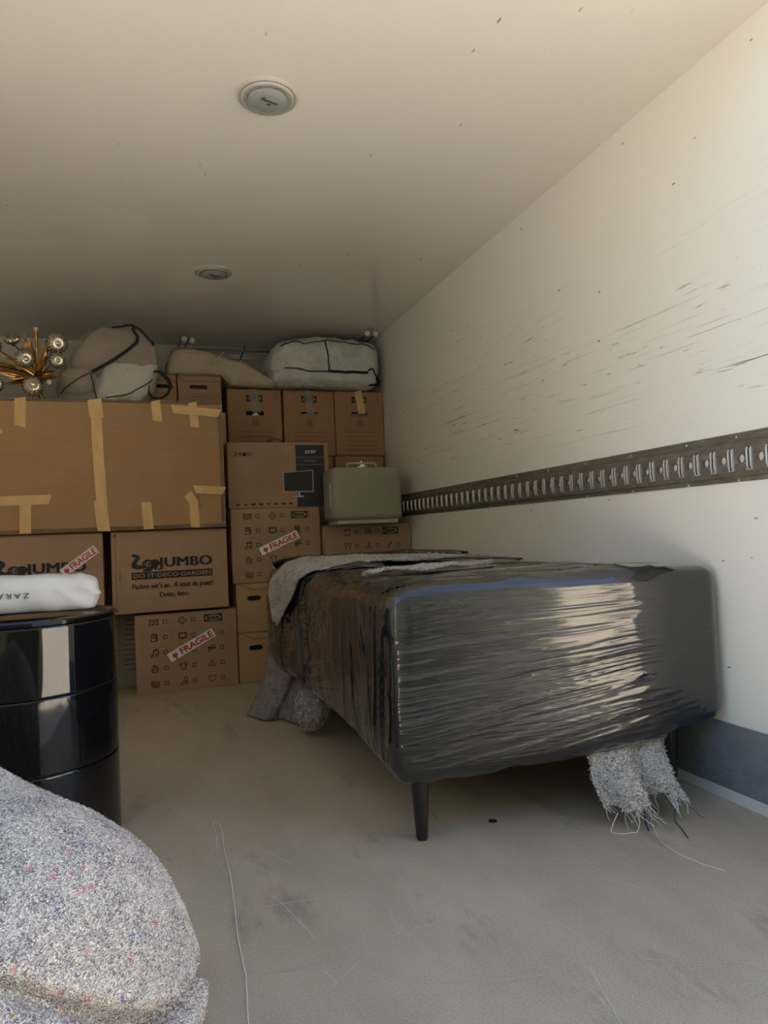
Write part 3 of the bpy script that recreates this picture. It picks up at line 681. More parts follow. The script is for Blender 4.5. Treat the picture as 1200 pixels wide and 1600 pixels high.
# ------- monitor carton
t, W_, D_, H_ = carton('monitor_carton', 'flat brown computer monitor carton with a dark printed panel', .496, 1.080, 3.95, 4.12, .958, 1.334, 'card', seed=3)
p = Print(W_, H_, -D_/2)
p.text('24', .058, H_-.068, .042, .024, 0, 1); p.rect(.095, H_-.070, .022, .018, 0, 1); p.stroke([(.11, H_-.079), (.135, H_-.079), (.135, H_-.061), (.11, H_-.061)], .002, 1, 1, True); p.rect(.122, H_-.070, .015, .004, 1, 1)
p.build('size_print', ['black_ink', 'grey_ink', 'kraft_ink', 'dark_panel', 'lens_rim', 'white_ink'], t); p = Print(W_, H_, -D_/2)
pu0, pu1 = .665*W_, .955*W_
p.rect((pu0+pu1)/2, (H_-.014)/2, pu1-pu0, H_-.020, 3, 0)
p.rect((pu0+pu1)/2, H_-.088, pu1-pu0, .0012, 4, 1); p.rect((pu0+pu1)/2, H_-.130, pu1-pu0, .0012, 4, 1)
p.text('acer', .50*(pu0+pu1)+.004, H_-.056, .066, .018, 5, 1, .0, .0, 1.1); p.text('acer', .50*(pu0+pu1)+.0045, H_-.056, .066, .018, 5, 1.4, .0, .0, 1.1); p.text('LCD Series', .5*(pu0+pu1), H_-.108, .072, .009, 4, 1, 0, -.005)
p.build('panel_print', ['black_ink', 'grey_ink', 'kraft_ink', 'dark_panel', 'lens_rim', 'white_ink'], t); p = Print(W_, H_, -D_/2)
mx0, mx1, mt, mbm = .535*W_, .835*W_, H_-.172, H_-.288
p.poly([(mx0, mbm), (mx1, mbm-.002), (mx1, mt+.010), (mx0, mt-.002)], 4, 2); p.poly([(mx0+.003, mbm+.005), (mx1-.005, mbm+.003), (mx1-.005, mt+.006), (mx0+.003, mt-.004)], 3, 3)
p.rect(.685*W_, mbm-.012, .014, .022, 4, 2); p.ell(.683*W_, mbm-.026, .034, .005, 4, 2)
p.build('monitor_picture', ['black_ink', 'grey_ink', 'kraft_ink', 'dark_panel', 'lens_rim', 'white_ink'], t); p = Print(W_, H_, -D_/2)
for i in range(8): p.rect(.05+.043*i, .022, R.choice((.014, .02, .024)), .010, 1, 1)
p.build('symbol_row', ['black_ink', 'grey_ink', 'kraft_ink', 'dark_panel', 'lens_rim', 'white_ink'], t)
tag(obj('power_cable', MB().tube([(.745, 4.09, 1.338), (.76, 4.12, 1.365), (.80, 4.14, 1.382), (.84, 4.13, 1.372), (.86, 4.10, 1.339)], .0028, 6), 'cable'), 'thin black cable loop lying on top of the monitor carton', 'cable')

# ------- beige carrying case
t = thing('carrying_case', 'beige hard plastic carrying case with chrome clasp, against the white wall', 'case', (1.235, 3.815, .8435))
def sbox(h, r, n, c=(0, 0, 0), fn=None):
    P0, F, I = shell(*[rline(a, r, n) for a in h]); P, N = rounded(P0, h, r); P = P+np.array(c)
    if fn: P = fn(P)
    return (P, F, None)
obj('base', sbox((.180, .095, .012), .008, 5, (0, 0, .0125)), 'case_light', t)
def taper(P):
    P = P.copy(); f = (P[:, 2]-.03)/.30; P[:, 0] *= 1.0-.012*f; P[:, 1] *= 1.0-.05*f; return P
obj('shell', sbox((.207, .112, .149), .030, 14, (0, 0, .172), taper), 'case_beige', t)
obj('shell_seam', MB().tube([(-.2075, -.072, .06), (-.2075, -.072, .285), (-.197, -.072, .308), (-.18, -.072, .3205)], .0016, 6), 'case_light', t)
obj('side_latch', MB().cbox((-.2105, -.066, .165), (.0035, .006, .062), bev=.003), 'case_light', t)
hd = MB().tube([(-.088, -.02, .318), (-.088, -.02, .343), (-.080, -.02, .349), (.075, -.02, .349), (.083, -.02, .343), (.083, -.02, .318)], .0075, 10)
obj('handle', hd, 'case_light', t)
cl = obj('clasp', MB().cbox((-.004, -.028, .326), (.030, .016, .006), bev=.004).cbox((-.004, -.04, .331), (.014, .006, .010), bev=.003), 'chrome', t)
obj('clasp_knob', MB().lathe([(.006, 0), (.006, .012), (.0035, .016), (0, .017)], 12, (-.004, -.022, .349)), 'chrome', cl)

# ------------------------------------------------------------------ soft bags on top
class Soft:
    def __init__(s, h, r, n, fn): s.h = h; s.r = r; s.n = n; s.fn = fn
    def mesh(s): P0, F, I = shell(*[rline(a, s.r, k) for a, k in zip(s.h, s.n)]); return (s.at(P0), F, None)
    def at(s, P0, off=0):
        P0 = np.array(P0, float).reshape(-1, 3); P, N = rounded(P0, s.h, s.r); return s.fn(P+N*off, N, P0)
    def tube(s, pts, rad, k=8, off=.002, n=6, flat=1, mi=0):
        pts = np.array(pts, float); out = []
        for a, b in zip(pts, pts[1:]):
            for i in range(k): out.append(a+(b-a)*i/k)
        out.append(pts[-1]); return MB().tube([tuple(p) for p in s.at(out, off)], rad, n, mi, True, flat)
# white woven storage bag
t = thing('storage_bag', 'stuffed white woven storage bag with black piping, squeezed under the ceiling by the wall', 'bag', (1.165, 4.36, 1.712))
hb = (.345, .20, .155)
def fb(P, N, P0):
    x, y, z = P0[:, 0]/hb[0], P0[:, 1]/hb[1], P0[:, 2]/hb[2]; Q = P.copy()
    bul = .028*(1-x**4*.6)*(1-np.abs(z)**3*.5); Q[:, 1] -= bul*(N[:, 1] < -.1)
    pinch = np.exp(-((z+.45)/.14)**2)*(N[:, 1] < .2); Q -= N*pinch[:, None]*.016
    Q[:, 0] -= .030*(x < 0)*x*x*(1-z)*.6
    Q[:, 0] -= N[:, 0]*.02*(z < -.7)
    n = fbm(P0[:, 0]*9, P0[:, 1]*9, P0[:, 2]*9, 3, 3); r1 = ridge(vn(P0[:, 0]*8+P0[:, 2]*14, P0[:, 1]*6, P0[:, 2]*5-P0[:, 0]*12, 5))
    Q += N*(n*.028+(r1**5)[:, ]*.010)[:, None]
    Q[:, 2] += hb[2]
    topc = .985-.12*np.clip((-x-.45)/.55, 0, 1)**1.2-.03*np.clip((x-.7)/.3, 0, 1)
    Q[:, 2] *= topc; Q[:, 2] = np.maximum(Q[:, 2], .002)
    Q[:, 2] += .012*np.exp(-((x-0)/.5)**2)*(z > .5)
    return Q
sb = Soft(hb, .075, (46, 20, 26), fb)
obj('bag_fabric', sb.mesh(), 'bag_white', t, True, None)
F_ = -hb[1]
for pts, rr in (([(-.30, F_, .105), (-.22, F_, .128), (-.16, F_, .095), (-.02, F_, .118), (.05, F_, .125), (.22, F_, .122), (.31, F_, .10)], .0032),
                ([(-.028, F_, .116), (-.012, F_, .02), (-.008, F_, -.062)], .0042),
                ([(-.27, F_, -.045), (-.2, F_, -.052), (-.13, F_, -.068), (-.008, F_, -.064), (.01, F_, -.064)], .0035),
                ([(.25, F_, -.05), (.27, F_, -.035), (.33, F_, -.075), (.343, F_, -.09)], .005)):
    obj('piping', sb.tube(pts, rr, 10, .003), 'black_fabric', t)
obj('zip_strip', sb.tube([(-.002, F_, -.062), (.10, F_, -.064), (.25, F_, -.060)], .0085, 10, .002, 8), 'black_fabric', t)
obj('hanging_strap', MB().tube([(.31, -.19, .065), (.325, -.20, .045), (.325, -.185, .024), (.28, -.18, .022), (.24, -.175, .020)], [.012, .022, .025, .022, .01], 8, 0, True, .4), 'black_fabric', t)
# beige garment bag slanting down to the right
t = thing('garment_bag', 'flat beige cotton garment bag tied with tapes, sloping over the handle boxes', 'bag', (.512, 4.40, 1.765))
hg = (.318, .20, .055)
def fg(P, N, P0):
    x, y, z = P0[:, 0]/hg[0], P0[:, 1]/hg[1], P0[:, 2]/hg[2]; Q = P.copy()
    n = fbm(P0[:, 0]*7, P0[:, 1]*9, P0[:, 2]*9, 11, 3); r1 = ridge(vn(P0[:, 0]*4, P0[:, 1]*10, P0[:, 2]*22+P0[:, 0]*9, 8))**4
    Q += N*(n*.035+r1*.011)[:, None]
    bt = np.interp(Q[:, 0], [-.32, .0, .01, .06, .33], [.003, .003, -.01, -.052, -.058]); tp = np.interp(Q[:, 0], [-.33, -.27, -.16, 0, .14, .30, .335], [.06, .150, .168, .134, .085, .0, -.03])
    f = np.clip((Q[:, 2]+hg[2])/(2*hg[2]), 0, 1.15); Q[:, 2] = bt+(tp-bt)*f; return Q
sg_ = Soft(hg, .045, (44, 20, 12), fg)
obj('bag_fabric', sg_.mesh(), 'bag_beige', t, True, None)
obj('seam', sg_.tube([(-.33, -.2, .04), (-.2, -.2, .045), (0, -.2, .03), (.2, -.2, .035), (.33, -.2, .0)], .0022, 10, .002), 'beige_strap', t)
for xx in (-.04, .10):
    obj('tie_tape', sg_.tube([(xx+.02, -.13, .055), (xx+.015, -.2, .05), (xx, -.2, -.01), (xx-.02, -.2, -.035)], .009, 6, .002, 6, .3), 'beige_strap', t)
obj('tie_knot', MB().tube([(-.02, -.20, .13), (-.035, -.215, .118), (-.02, -.22, .105), (.0, -.215, .120), (.01, -.2, .14), (.025, -.205, .13)], .006, 6, 0, True, .5), 'beige_strap', t)
# clear bag with blankets in it
t = thing('clear_storage_bag', 'transparent plastic bag of folded blankets with black webbing, leaning on the taped carton', 'bag', (-.085, 4.035, 1.533), rot=(math.radians(0), 0, 0))
hc = (.215, .15, .185)
def fc(P, N, P0):
    x, y, z = P0[:, 0]/hc[0], P0[:, 1]/hc[1], P0[:, 2]/hc[2]; Q = P.copy()
    n = fbm(P0[:, 0]*8, P0[:, 1]*8, P0[:, 2]*8, 21, 3); r1 = ridge(vn(P0[:, 0]*10+P0[:, 2]*8, P0[:, 1]*9, P0[:, 2]*9-P0[:, 0]*6, 9))**5
    Q += N*(n*.045+r1*.014)[:, None]
    return dome(Q)
def dome(Q, lo=.004, hi=.432):
    X, Z = Q[:, 0]/hc[0], Q[:, 2]/hc[2]
    L = np.interp(Z, [-1.1, -1, -.3, .3, .7, 1, 1.1], [-.27, -.29, -.265, -.20, -.13, -.04, 0]); R_ = np.interp(Z, [-1.1, -1, -.5, 0, .5, .8, 1.1], [.14, .15, .215, .245, .225, .18, .10])
    Q = Q.copy(); Q[:, 0] = L+(R_-L)*(X+1)/2; Q[:, 2] = np.clip(.215*(Z+1), lo, hi); return Q
cb_ = Soft(hc, .07, (34, 22, 30), fc)
obj('clear_film', cb_.mesh(), 'clear_bag', t, True, None)
def inner(z0, z1, sc_, seed, x0=-1, x1=1):
    hh = (hc[0]*.93*(x1-x0)/2, hc[1]*.9, (z1-z0)/2*hc[2]); P0, F, I = shell(*[rline(a, min(.045, min(hh)*.8), k) for a, k in zip(hh, (24, 14, 10))])
    P, N = rounded(P0, hh, min(.045, min(hh)*.8)); P = P+N*(fbm(P[:, 0]*12, P[:, 1]*12, P[:, 2]*14, seed)*.03)[:, None]
    P = P+np.array([hc[0]*(x0+x1)/2, 0, hc[2]*(z0+z1)/2]); Z0 = np.zeros_like(P); Q = P.copy()
    return (dome(Q, .012, .42), F, None)
obj('folded_brown_blanket', inner(-.16, .88, 1, 31), 'textile_brown', t, True, None)
obj('folded_brown_blanket', inner(-.60, -.16, 1, 33, -1, -.27), 'textile_brown', t, True, None)
obj('white_quilt', inner(-.98, .10, 1, 35, -.22, .98), 'textile_white', t, True, None)
Fc = -hc[1]
obj('zip_strip', cb_.tube([(-.075, Fc, -.054), (.02, Fc, .022), (.097, Fc, .083), (.118, Fc, .115), (.10, Fc, .15)], .0085, 8, .003, 8), 'black_fabric', t)
obj('webbing_strap', cb_.tube([(-.065, Fc, .157), (.06, Fc, .182), (.16, Fc, .15), (.204, Fc, .083)], .009, 8, .004, 6, .35), 'black_fabric', t)
for pts in ([(-.21, Fc, -.166), (-.12, Fc, -.083), (-.08, Fc, -.056), (-.02, Fc, -.18)], [(.02, Fc, -.18), (.13, Fc, -.139), (.205, Fc, -.074)]):
    obj('piping', cb_.tube(pts, .0035, 8, .003), 'cable', t)
obj('carry_handle', MB().tube([(.205, -.13, .175), (.235, -.14, .17), (.275, -.145, .13), (.290, -.145, .09), (.27, -.145, .05), (.235, -.14, .025), (.195, -.13, .03), (.175, -.12, .06), (.18, -.12, .10)], [.012, .016, .017, .014, .009, .008, .012, .012, .01], 8, 0, True, .35), 'black_fabric', t)
# ------------------------------------------------------------------ gilt flower chandelier on the carton
t = thing('chandelier', 'gilt flower chandelier with glass blossom shades lying on the taped carton', 'chandelier', (-.444, 3.925, 1.532))
HUB = Vector((0, 0, .125))
def L3(x, z, y=0): return Vector((x+.444, y, z-1.532))
obj('hub', MB().lathe([(0, -.03), (.018, -.024), (.026, 0), (.016, .02), (.01, .035), (0, .04)], 16, tuple(HUB)).tube([tuple(HUB+Vector((0, .02, -.02))), (0, .05, .05), (.02, .05, .006)], .012, 10), 'dark_gilt', t)
def leaf(tip, wd, curl=.02, name='leaf', mat='gilt', base=None):
    b = base or HUB; tip = Vector(tip); d = tip-b; L = d.length; dn = d.normalized(); side = dn.cross(Vector((.1, -1, .1))).normalized(); nn = side.cross(dn)
    mb = MB(); n = 9; m = 7; vs = []
    for i in range(n):
        f = i/(n-1); wv = wd*(math.sin(PI*min(1, f*.9+.08))**.8)*(1-.25*f)
        for j in range(m):
            g = (j/(m-1)-.5)*2; fold = abs(g)*wv*.35+(.10*wv if j % 2 else 0)
            vs.append(b+dn*L*f+side*g*wv*.5-nn*fold+nn*curl*math.sin(f*PI*.9)+dn*(.06*L*(1-abs(g)) if i == n-1 else 0))
    fs = [(i*m+j, i*m+j+1, (i+1)*m+j+1, (i+1)*m+j) for i in range(n-1) for j in range(m-1)]
    k = len(vs); vs2 = [v-nn*.0018 for v in vs]; mb.add(vs, fs); mb.add(vs2, [f[::-1] for f in fs])
    return obj(name, mb, mat, t, True, 60)
for (x, z, y, wd) in ((-.503, 1.874, -.02, .034), (-.475, 1.84, .02, .03), (-.379, 1.871, -.02, .036), (-.519, 1.821, .03, .028), (-.60, 1.76, -.05, .042), (-.655, 1.731, -.03, .04), (-.66, 1.70, -.08, .034), (-.64, 1.670, -.06, .036), (-.57, 1.60, -.08, .03), (-.339, 1.652, -.06, .032), (-.412, 1.752, -.07, .022), (-.37, 1.70, .03, .03), (-.56, 1.64, -.04, .03), (-.40, 1.80, .06, .028), (-.53, 1.70, .08, .034)):
    leaf(L3(x, z, y), wd, random.uniform(.008, .022), 'leaf', 'gilt' if random.random() < .8 else 'dark_gilt')
def bloom(x, z, y, r, nrm):
    c = L3(x, z, y); nz = Vector(nrm).normalized(); q = nz.to_track_quat('Z', 'Y').to_matrix()
    st = MB().tube([tuple(HUB), tuple(HUB.lerp(c, .45)+Vector((0, .02, .015))), tuple(c-nz*r*.5)], .0028, 6); s_ = obj('stem', st, 'dark_gilt', t)
    b = obj('blossom_shade', MB().lathe([(.12*r, -.62*r), (.5*r, -.52*r), (.85*r, -.25*r), (1.0*r, .02*r), (.96*r, .22*r), (.82*r, .42*r), (.62*r, .56*r), (.40*r, .62*r), (.24*r, .58*r)], 96, tuple(c), 0, q, lambda a, i: .05*math.cos(16*a)*(1, 1, 1.2, 1.2, 1.1, 1, .9, .7, .3)[i]), 'shade', s_, True, 60)
    C.objects.unlink(b); C.objects.link(b); b.parent = t
    obj('bulb', MB().lathe([(.24*r, .50*r), (.22*r, .62*r), (.12*r, .70*r), (0, .72*r)], 16, tuple(c), 0, q), 'chrome', b)
    obj('calyx', MB().lathe([(.05*r, -.95*r), (.22*r, -.8*r), (.35*r, -.6*r), (.3*r, -.5*r)], 12, tuple(c), 0, q), 'dark_gilt', s_)
for a in ((-.347, 1.823, -.06, .053, (.15, -.8, -.25)), (-.486, 1.724, -.12, .047, (.2, -.9, -.35)), (-.344, 1.726, -.09, .040, (.15, -1, -.1)), (-.458, 1.592, -.10, .050, (.1, -.8, .1)), (-.556, 1.842, -.02, .038, (-.1, -.5, .6)), (-.640, 1.799, -.04, .042, (-.1, -1, 0)), (-.628, 1.601, -.06, .040, (-.2, -1, .1)), (-.73, 1.70, .0, .045, (-.6, -.7, .2)), (-.70, 1.84, .03, .045, (-.4, -.4, .7))): bloom(*a)
for (x, z, y) in ((-.446, 1.895, -.03), (-.385, 1.612, -.12)):
    c = L3(x, z, y); d = (c-HUB).normalized()
    s_ = obj('candle_tube', MB().tube([tuple(HUB), tuple(HUB.lerp(c, .5)), tuple(c)], [.004, .006, .009], 10), 'gilt', t)
    obj('candle_tip', MB().tube([tuple(c-d*.004), tuple(c+d*.012)], .0115, 8), 'cream_plastic', s_)
# ------------------------------------------------------------------ metal rack lying at the very top back
t = thing('clothes_rack', 'thin chrome rack with white ball ends lying behind the bags under the ceiling', 'rack', (.45, 4.62, 1.764))
def rk(x, y, z): return (x-.45, y-4.62, z-1.764)
obj('rack_rail', MB().tube([rk(.30, 4.64, 2.035), rk(1.50, 4.64, 2.050)], .008, 10), 'steel', t)
for z in (2.012, 1.995): obj('rack_bar', MB().tube([rk(.62, 4.66, z), rk(1.50, 4.66, z+.012)], .0035, 6), 'steel', t)
for x in (.30, 1.50): obj('rack_post', MB().tube([rk(x, 4.64, 1.766 if x < 1 else 1.708), rk(x, 4.64, 2.04)], .006, 8), 'steel', t)
for x0, x1, y, z in ((.30, .319, 4.40, 2.030), (.34, .365, 4.40, 2.024), (1.44, 1.416, 4.13, 2.050), (1.49, 1.472, 4.13, 2.049)):
    pl = obj('rack_arm', MB().tube([rk(x0, 4.64, 2.047), rk((x0+x1)/2, 4.5, 2.062), rk(x1, y+.01, z)], .004, 8), 'black_wood', t)
    obj('ball_end', MB().lathe([(0, -.019), (.0105, -.0155), (.016, -.008), (.018, 0), (.016, .008), (.0105, .0155), (0, .019)], 16, rk(x1, y, z)), 'knob_white', pl)
for x in (.70, 1.02): obj('rack_brace', MB().tube([rk(x+.03, 4.655, 2.08), rk(x-.04, 4.655, 1.90)], .004, 6), 'cable', t)
# ------------------------------------------------------------------ black drum and cloth bag
t = thing('storage_drum', 'tall glossy black round storage drum in three stacked sections, left of the floor', 'storage unit', (-.292, 2.12, 0))
r = .232
for i, (a, b) in enumerate(((.001, .228), (.229, .416), (.417, .592))):
    obj('drum_section', MB().lathe([(r-.006, a), (r-.0015, a+.0008), (r, a+.004), (r, a+.0055), (r, b-.0055), (r, b-.004), (r-.0015, b-.0008), (r-.006, b)], 96), 'gloss_black', t, True, 30)
obj('lid', MB().lathe([(r-.004, .592), (r+.001, .595), (r+.002, .604), (r-.001, .609), (r-.006, .610), (r-.010, .607), (r-.012, .600), (0, .600)], 96), 'gloss_black', t, True, 30)
t = thing('cloth_bag', 'white shop cloth bag with upside-down lettering, on the black drum', 'bag', (-.33, 2.165, .6105))
hz = (.225, .075, .050)
def fz(P, N, P0):
    x, y, z = P0[:, 0]/hz[0], P0[:, 1]/hz[1], P0[:, 2]/hz[2]; Q = P.copy()
    r1 = ridge(vn(P0[:, 0]*16+3*P0[:, 2]*5, P0[:, 1]*8, P0[:, 2]*6, 41))**3; n = fbm(P0[:, 0]*9, P0[:, 1]*9, P0[:, 2]*12, 43)
    Q += N*(r1*.010*np.clip(x, .1, 1)+n*.022)[:, None]
    Q[:, 2] = np.maximum((Q[:, 2]+hz[2])*(1.0-.12*np.clip(x, -1, 1)), .003); return Q
zb_ = Soft(hz, .035, (40, 14, 14), fz)
obj('bag_cloth', zb_.mesh(), 'tote_white', t, True, None)
p = Print(.1, .05, 0); vs, fs = textpoly('ZARA', .0, 1.4); xs = [a for a, b in vs]; ys = [b for a, b in vs]
Q0 = [(.058-(a-min(xs))/(max(xs)-min(xs))*.078, -hz[1], .008-(b-min(ys))/(max(ys)-min(ys))*.014) for a, b in vs]
mb = MB(); mb.add([tuple(q+np.array([0, -.0015, 0])) for q in zb_.at(Q0, .002)], fs); obj('lettering', mb, 'black_ink', t, False)
# ------------------------------------------------------------------ wrapped sofa
t = thing('wrapped_sofa', 'long low sofa wrapped in wrinkled black stretch film on black tapered legs', 'sofa', (1.06, 2.45, 0))
hs = (.46, .87, .24); rs = .042
gx = rline(hs[0], rs, 110); gz = np.concatenate([rline(hs[2], rs, 130)])
gy = np.array([-hs[1], -hs[1]+.004, -hs[1]+.015, -hs[1]+.03]+list(np.arange(-hs[1]+.05, -hs[1]+.62, .0042))+list(np.arange(-hs[1]+.63, hs[1]-.06, .011))+[hs[1]-.055, hs[1]-.03, hs[1]-.01, hs[1]])
gx[1:4] = [-.456, -.444, -.425]; gx[-4:-1] = [.425, .444, .456]; gz[1:4] = [-.236, -.222, -.2]; gz[-4:-1] = [.2, .222, .236]
def pil(a, b, f): return a+(b-a)*f
def sofa(P, N, P0, folds=True):
    u = (P[:, 0]+hs[0])/(2*hs[0]); v = (P[:, 1]+hs[1])/(2*hs[1]); w_ = (P[:, 2]+hs[2])/(2*hs[2])
    uc, vc, wc = np.clip(u, 0, 1), np.clip(v, 0, 1), np.clip(w_, 0, 1)
    top = np.interp(uc, [0, .12, .35, .7, 1], [.640, .655, .664, .668, .655])+np.interp(vc, [0, .08, .3, .55, .8, 1], [0, .0, -.014, -.006, .006, .014])
    bot = np.interp(uc, [0, .12, .3, .5, .7, .85, 1], [.150, .152, .157, .168, .186, .205, .23])*(1-.0*vc)+np.interp(vc, [0, .3, .6, 1], [0, .035, .05, .04])
    top = top+.010*fbm(P[:, 0]*5, P[:, 1]*4, None, 61)*np.clip(vc*6-.6, 0, 1)*2
    X = pil(.600+.006*np.sin(vc*6), 1.535, u); Y = pil(1.632-.105*uc, 3.33, v); Z = pil(bot, top, w_)
    nx, ny, nz = N[:, 0], N[:, 1], N[:, 2]
    # pillow shape of the end and the flank
    e = (1-(2*uc-1)**4)*(1-(2*wc-1)**4); Y = Y-np.where(ny < -.5, .014*e, 0)
    flank = np.where(nx < -.5, 1, 0)*(1-(2*wc-1)**4)
    X = X-flank*(.014+.030*np.exp(-((v-.88)/.10)**2)-.022*np.exp(-((v-.62)/.10)**2)+.012*np.exp(-((v-.35)/.1)**2))
    # taper inwards towards the floor on the right end
    Q = np.stack([X, Y, Z], 1)
    if folds:
        fr, sd_, tp = np.clip(-ny, 0, 1)**2, np.clip(-nx, 0, 1)**2, np.clip(nz, 0, 1)**2
        s = P[:, 2]-.12*np.clip(.62-wc, 0, 1)*P[:, 0]-.05*P[:, 0]*(1-wc)+.010*(vn(P[:, 0]*5, P[:, 2]*8, None, 71)-.5)
        f1 = ridge(vn(P[:, 0]*2.6, s*78, None, 72))**3; f2 = ridge(vn(P[:, 0]*4.5+7, s*125, None, 73))**2; f3 = ridge(vn(P[:, 0]*1.6+3, s*30, None, 74))**4
        amp = .55+.9*vn(P[:, 0]*3, P[:, 2]*5, None, 75); amp = amp*np.interp(uc, [0, .08, .75, .9, 1], [.5, 1, 1, .45, .6])
        dF = (f1*.0017+f2*.0010+f3*.0013)*amp
        q = P[:, 1]+.10*P[:, 2]*np.clip(.35-v, 0, 1)*4+.012*(vn(P[:, 1]*9, P[:, 2]*5, None, 81)-.5)
        g1 = ridge(vn(q*70, P[:, 2]*3, None, 82))**3; g2 = ridge(vn(q*32, P[:, 2]*2, None, 83))**3
        nearc = np.interp(v, [0, .02, .20, .30, 1], [1.2, 1.3, 1.0, .25, .15])
        q2 = P[:, 2]+.25*P[:, 1]; g3 = ridge(vn(P[:, 1]*4, q2*48, None, 84))**4
        dS = (g1*.0030+g2*.0065)*nearc+g3*.0045*np.interp(v, [0, .28, .4, 1], [0, .1, 1, .9])+.02*np.clip(fbm(P[:, 1]*6, P[:, 2]*6, None, 85), -1, 1)*np.clip(v*5-.5, 0, 1)
        q3 = P[:, 0]*.35+P[:, 1]; h1 = ridge(vn(q3*26, P[:, 0]*3-P[:, 1]*1.2, None, 91))**3; h2 = ridge(vn(q3*60, P[:, 0]*4, None, 92))**2
        dT = h1*.006+h2*.0015
        Q = Q+N*(dF*fr+dS*sd_+dT*tp)[:, None]
        Q[:, 0] = np.minimum(Q[:, 0], 1.541)
        # ragged hem underneath
        hem = (wc < .04)*(ny < -.05); Q[:, 2] += hem*.012*(vn(P[:, 0]*18, P[:, 0]*0, None, 95)-.6)
    return Q-np.array([1.06, 2.45, 0])
P0, F, I = shell(gx, gy, gz); P, N = rounded(P0, hs, rs)
mi = np.array([0, 0, 1, 1, 2, 2])[I]
fm = obj('stretch_film', (sofa(P, N, P0), F, mi), ['film_front', 'film_side', 'film_top'], t, True, None)
def band(pts, wd, k=26, off=.007, name='film_band', mat='film_side', seed=1):
    pts = np.array(pts, float); path = []
    for a, b in zip(pts, pts[1:]):
        kk = max(3, int(k*np.linalg.norm(b-a)/.5)); path += [a+(b-a)*i/kk for i in range(kk)]
    path.append(pts[-1]); path = np.array(path)
    c, nn = rounded(path, hs, rs); n = len(path); m = 13; vs = []
    T = np.gradient(c, axis=0); side = np.cross(T, nn); side /= np.maximum(np.linalg.norm(side, axis=1, keepdims=True), 1e-6)
    grid = []
    for j in range(m):
        g = j/(m-1)-.5; wv = wd*(1+.25*(vn(np.arange(n)*.15, np.full(n, seed*3.3))-.5))
        q = path+side*(g*wv)[:, None]; q = np.clip(q, -np.array(hs), np.array(hs)); a, b = rounded(q, hs, rs)
        rr = ridge(vn(np.arange(n)*.06, np.full(n, j*1.7+seed)))
        grid.append(sofa(a+b*(off+.004*(rr-.5)-(.006 if j in (0, m-1) else 0)-.0)[:, None], b, q, False))
    vs = np.concatenate(grid); fs = [(j*n+i, (j+1)*n+i, (j+1)*n+i+1, j*n+i+1) for j in range(m-1) for i in range(n-1)]
    return obj(name, (vs, np.array(fs), None), mat, t, True, None)
X_, Z_, Yb = -hs[0], hs[2], hs[1]
def yv(Y): return (Y-1.632)/(3.33-1.632)*2*hs[1]-hs[1]
band([(X_, yv(2.72), -Z_+.01), (X_, yv(2.78), .05), (X_, yv(2.72), .18), (X_, yv(2.64), Z_), (-.2, yv(2.45), Z_), (.2, yv(2.25), Z_), (.44, yv(2.15), Z_)], .085, seed=2)
band([(X_, yv(3.02), -Z_+.02), (X_, yv(2.98), .05), (X_, yv(2.86), .20), (X_, yv(2.80), Z_), (-.1, yv(2.66), Z_), (.3, yv(2.50), Z_)], .10, seed=5)
band([(X_, yv(1.86), -.20), (X_, yv(1.88), .0), (X_, yv(1.95), .16), (X_, yv(2.02), Z_), (-.2, yv(2.16), Z_), (.1, yv(2.22), Z_)], .13, seed=7)
band([(-.44, yv(1.70), Z_), (-.25, yv(1.80), Z_), (.0, yv(1.88), Z_), (.3, yv(1.90), Z_), (.45, yv(1.86), Z_)], .10, off=.006, mat='film_top', seed=8)
band([(-.40, yv(3.30), Z_), (-.1, yv(3.27), Z_), (.2, yv(3.22), Z_), (.45, yv(3.1), Z_)], .10, off=.020, mat='film_top', seed=9)
band([(-.44, yv(3.31), Z_), (-.38, yv(3.30), Z_), (-.2, yv(3.28), Z_)], .07, off=.026, mat='film_loose', seed=10)
band([(.0, yv(2.9), Z_), (.2, yv(2.8), Z_), (.44, yv(2.6), Z_)], .12, off=.012, mat='film_top', seed=12)
# gathered twists of film: at the front corner, on the front and under the hem
def twist(pts, r0, name='film_twist'):
    mb = MB(); R = random.Random(len(pts)*3)
    for k in range(4):
        q = [Vector(p)-Vector((1.06, 2.45, 0))+Vector((R.uniform(-1, 1), R.uniform(-1, 1), R.uniform(-1, 1)))*r0*.7 for p in pts]
        mb.tube([tuple(a) for a in q], [r0*.3]+[r0*R.uniform(.6, 1)]*(len(q)-2)+[r0*.3], 7, 0, True, .45)
    return obj(name, mb, 'film_loose', t)
twist([(1.10, 1.590, .178), (1.18, 1.580, .190), (1.27, 1.572, .198), (1.34, 1.565, .204)], .008)
twist([(1.262, 1.533, .372), (1.272, 1.529, .378), (1.285, 1.53, .372)], .006)
twist([(.76, 1.605, .595), (.775, 1.603, .590)], .005)
twist([(.63, 2.62, .62), (.70, 2.56, .665), (.80, 2.52, .672), (.88, 2.5, .668)], .012)
twist([(1.10, 2.95, .672), (1.2, 2.9, .682), (1.3, 2.85, .68)], .012)
for x, y in ((.668, 1.685), (1.438, 1.655), (.68, 3.22), (1.44, 3.24)):
    obj('leg', MB().lathe([(.0, .0), (.0135, .0), (.015, .003), (.0262, .185), (.027, .205), (0, .205)], 28, (x-1.06, y-2.45, 0)), 'black_wood', t)
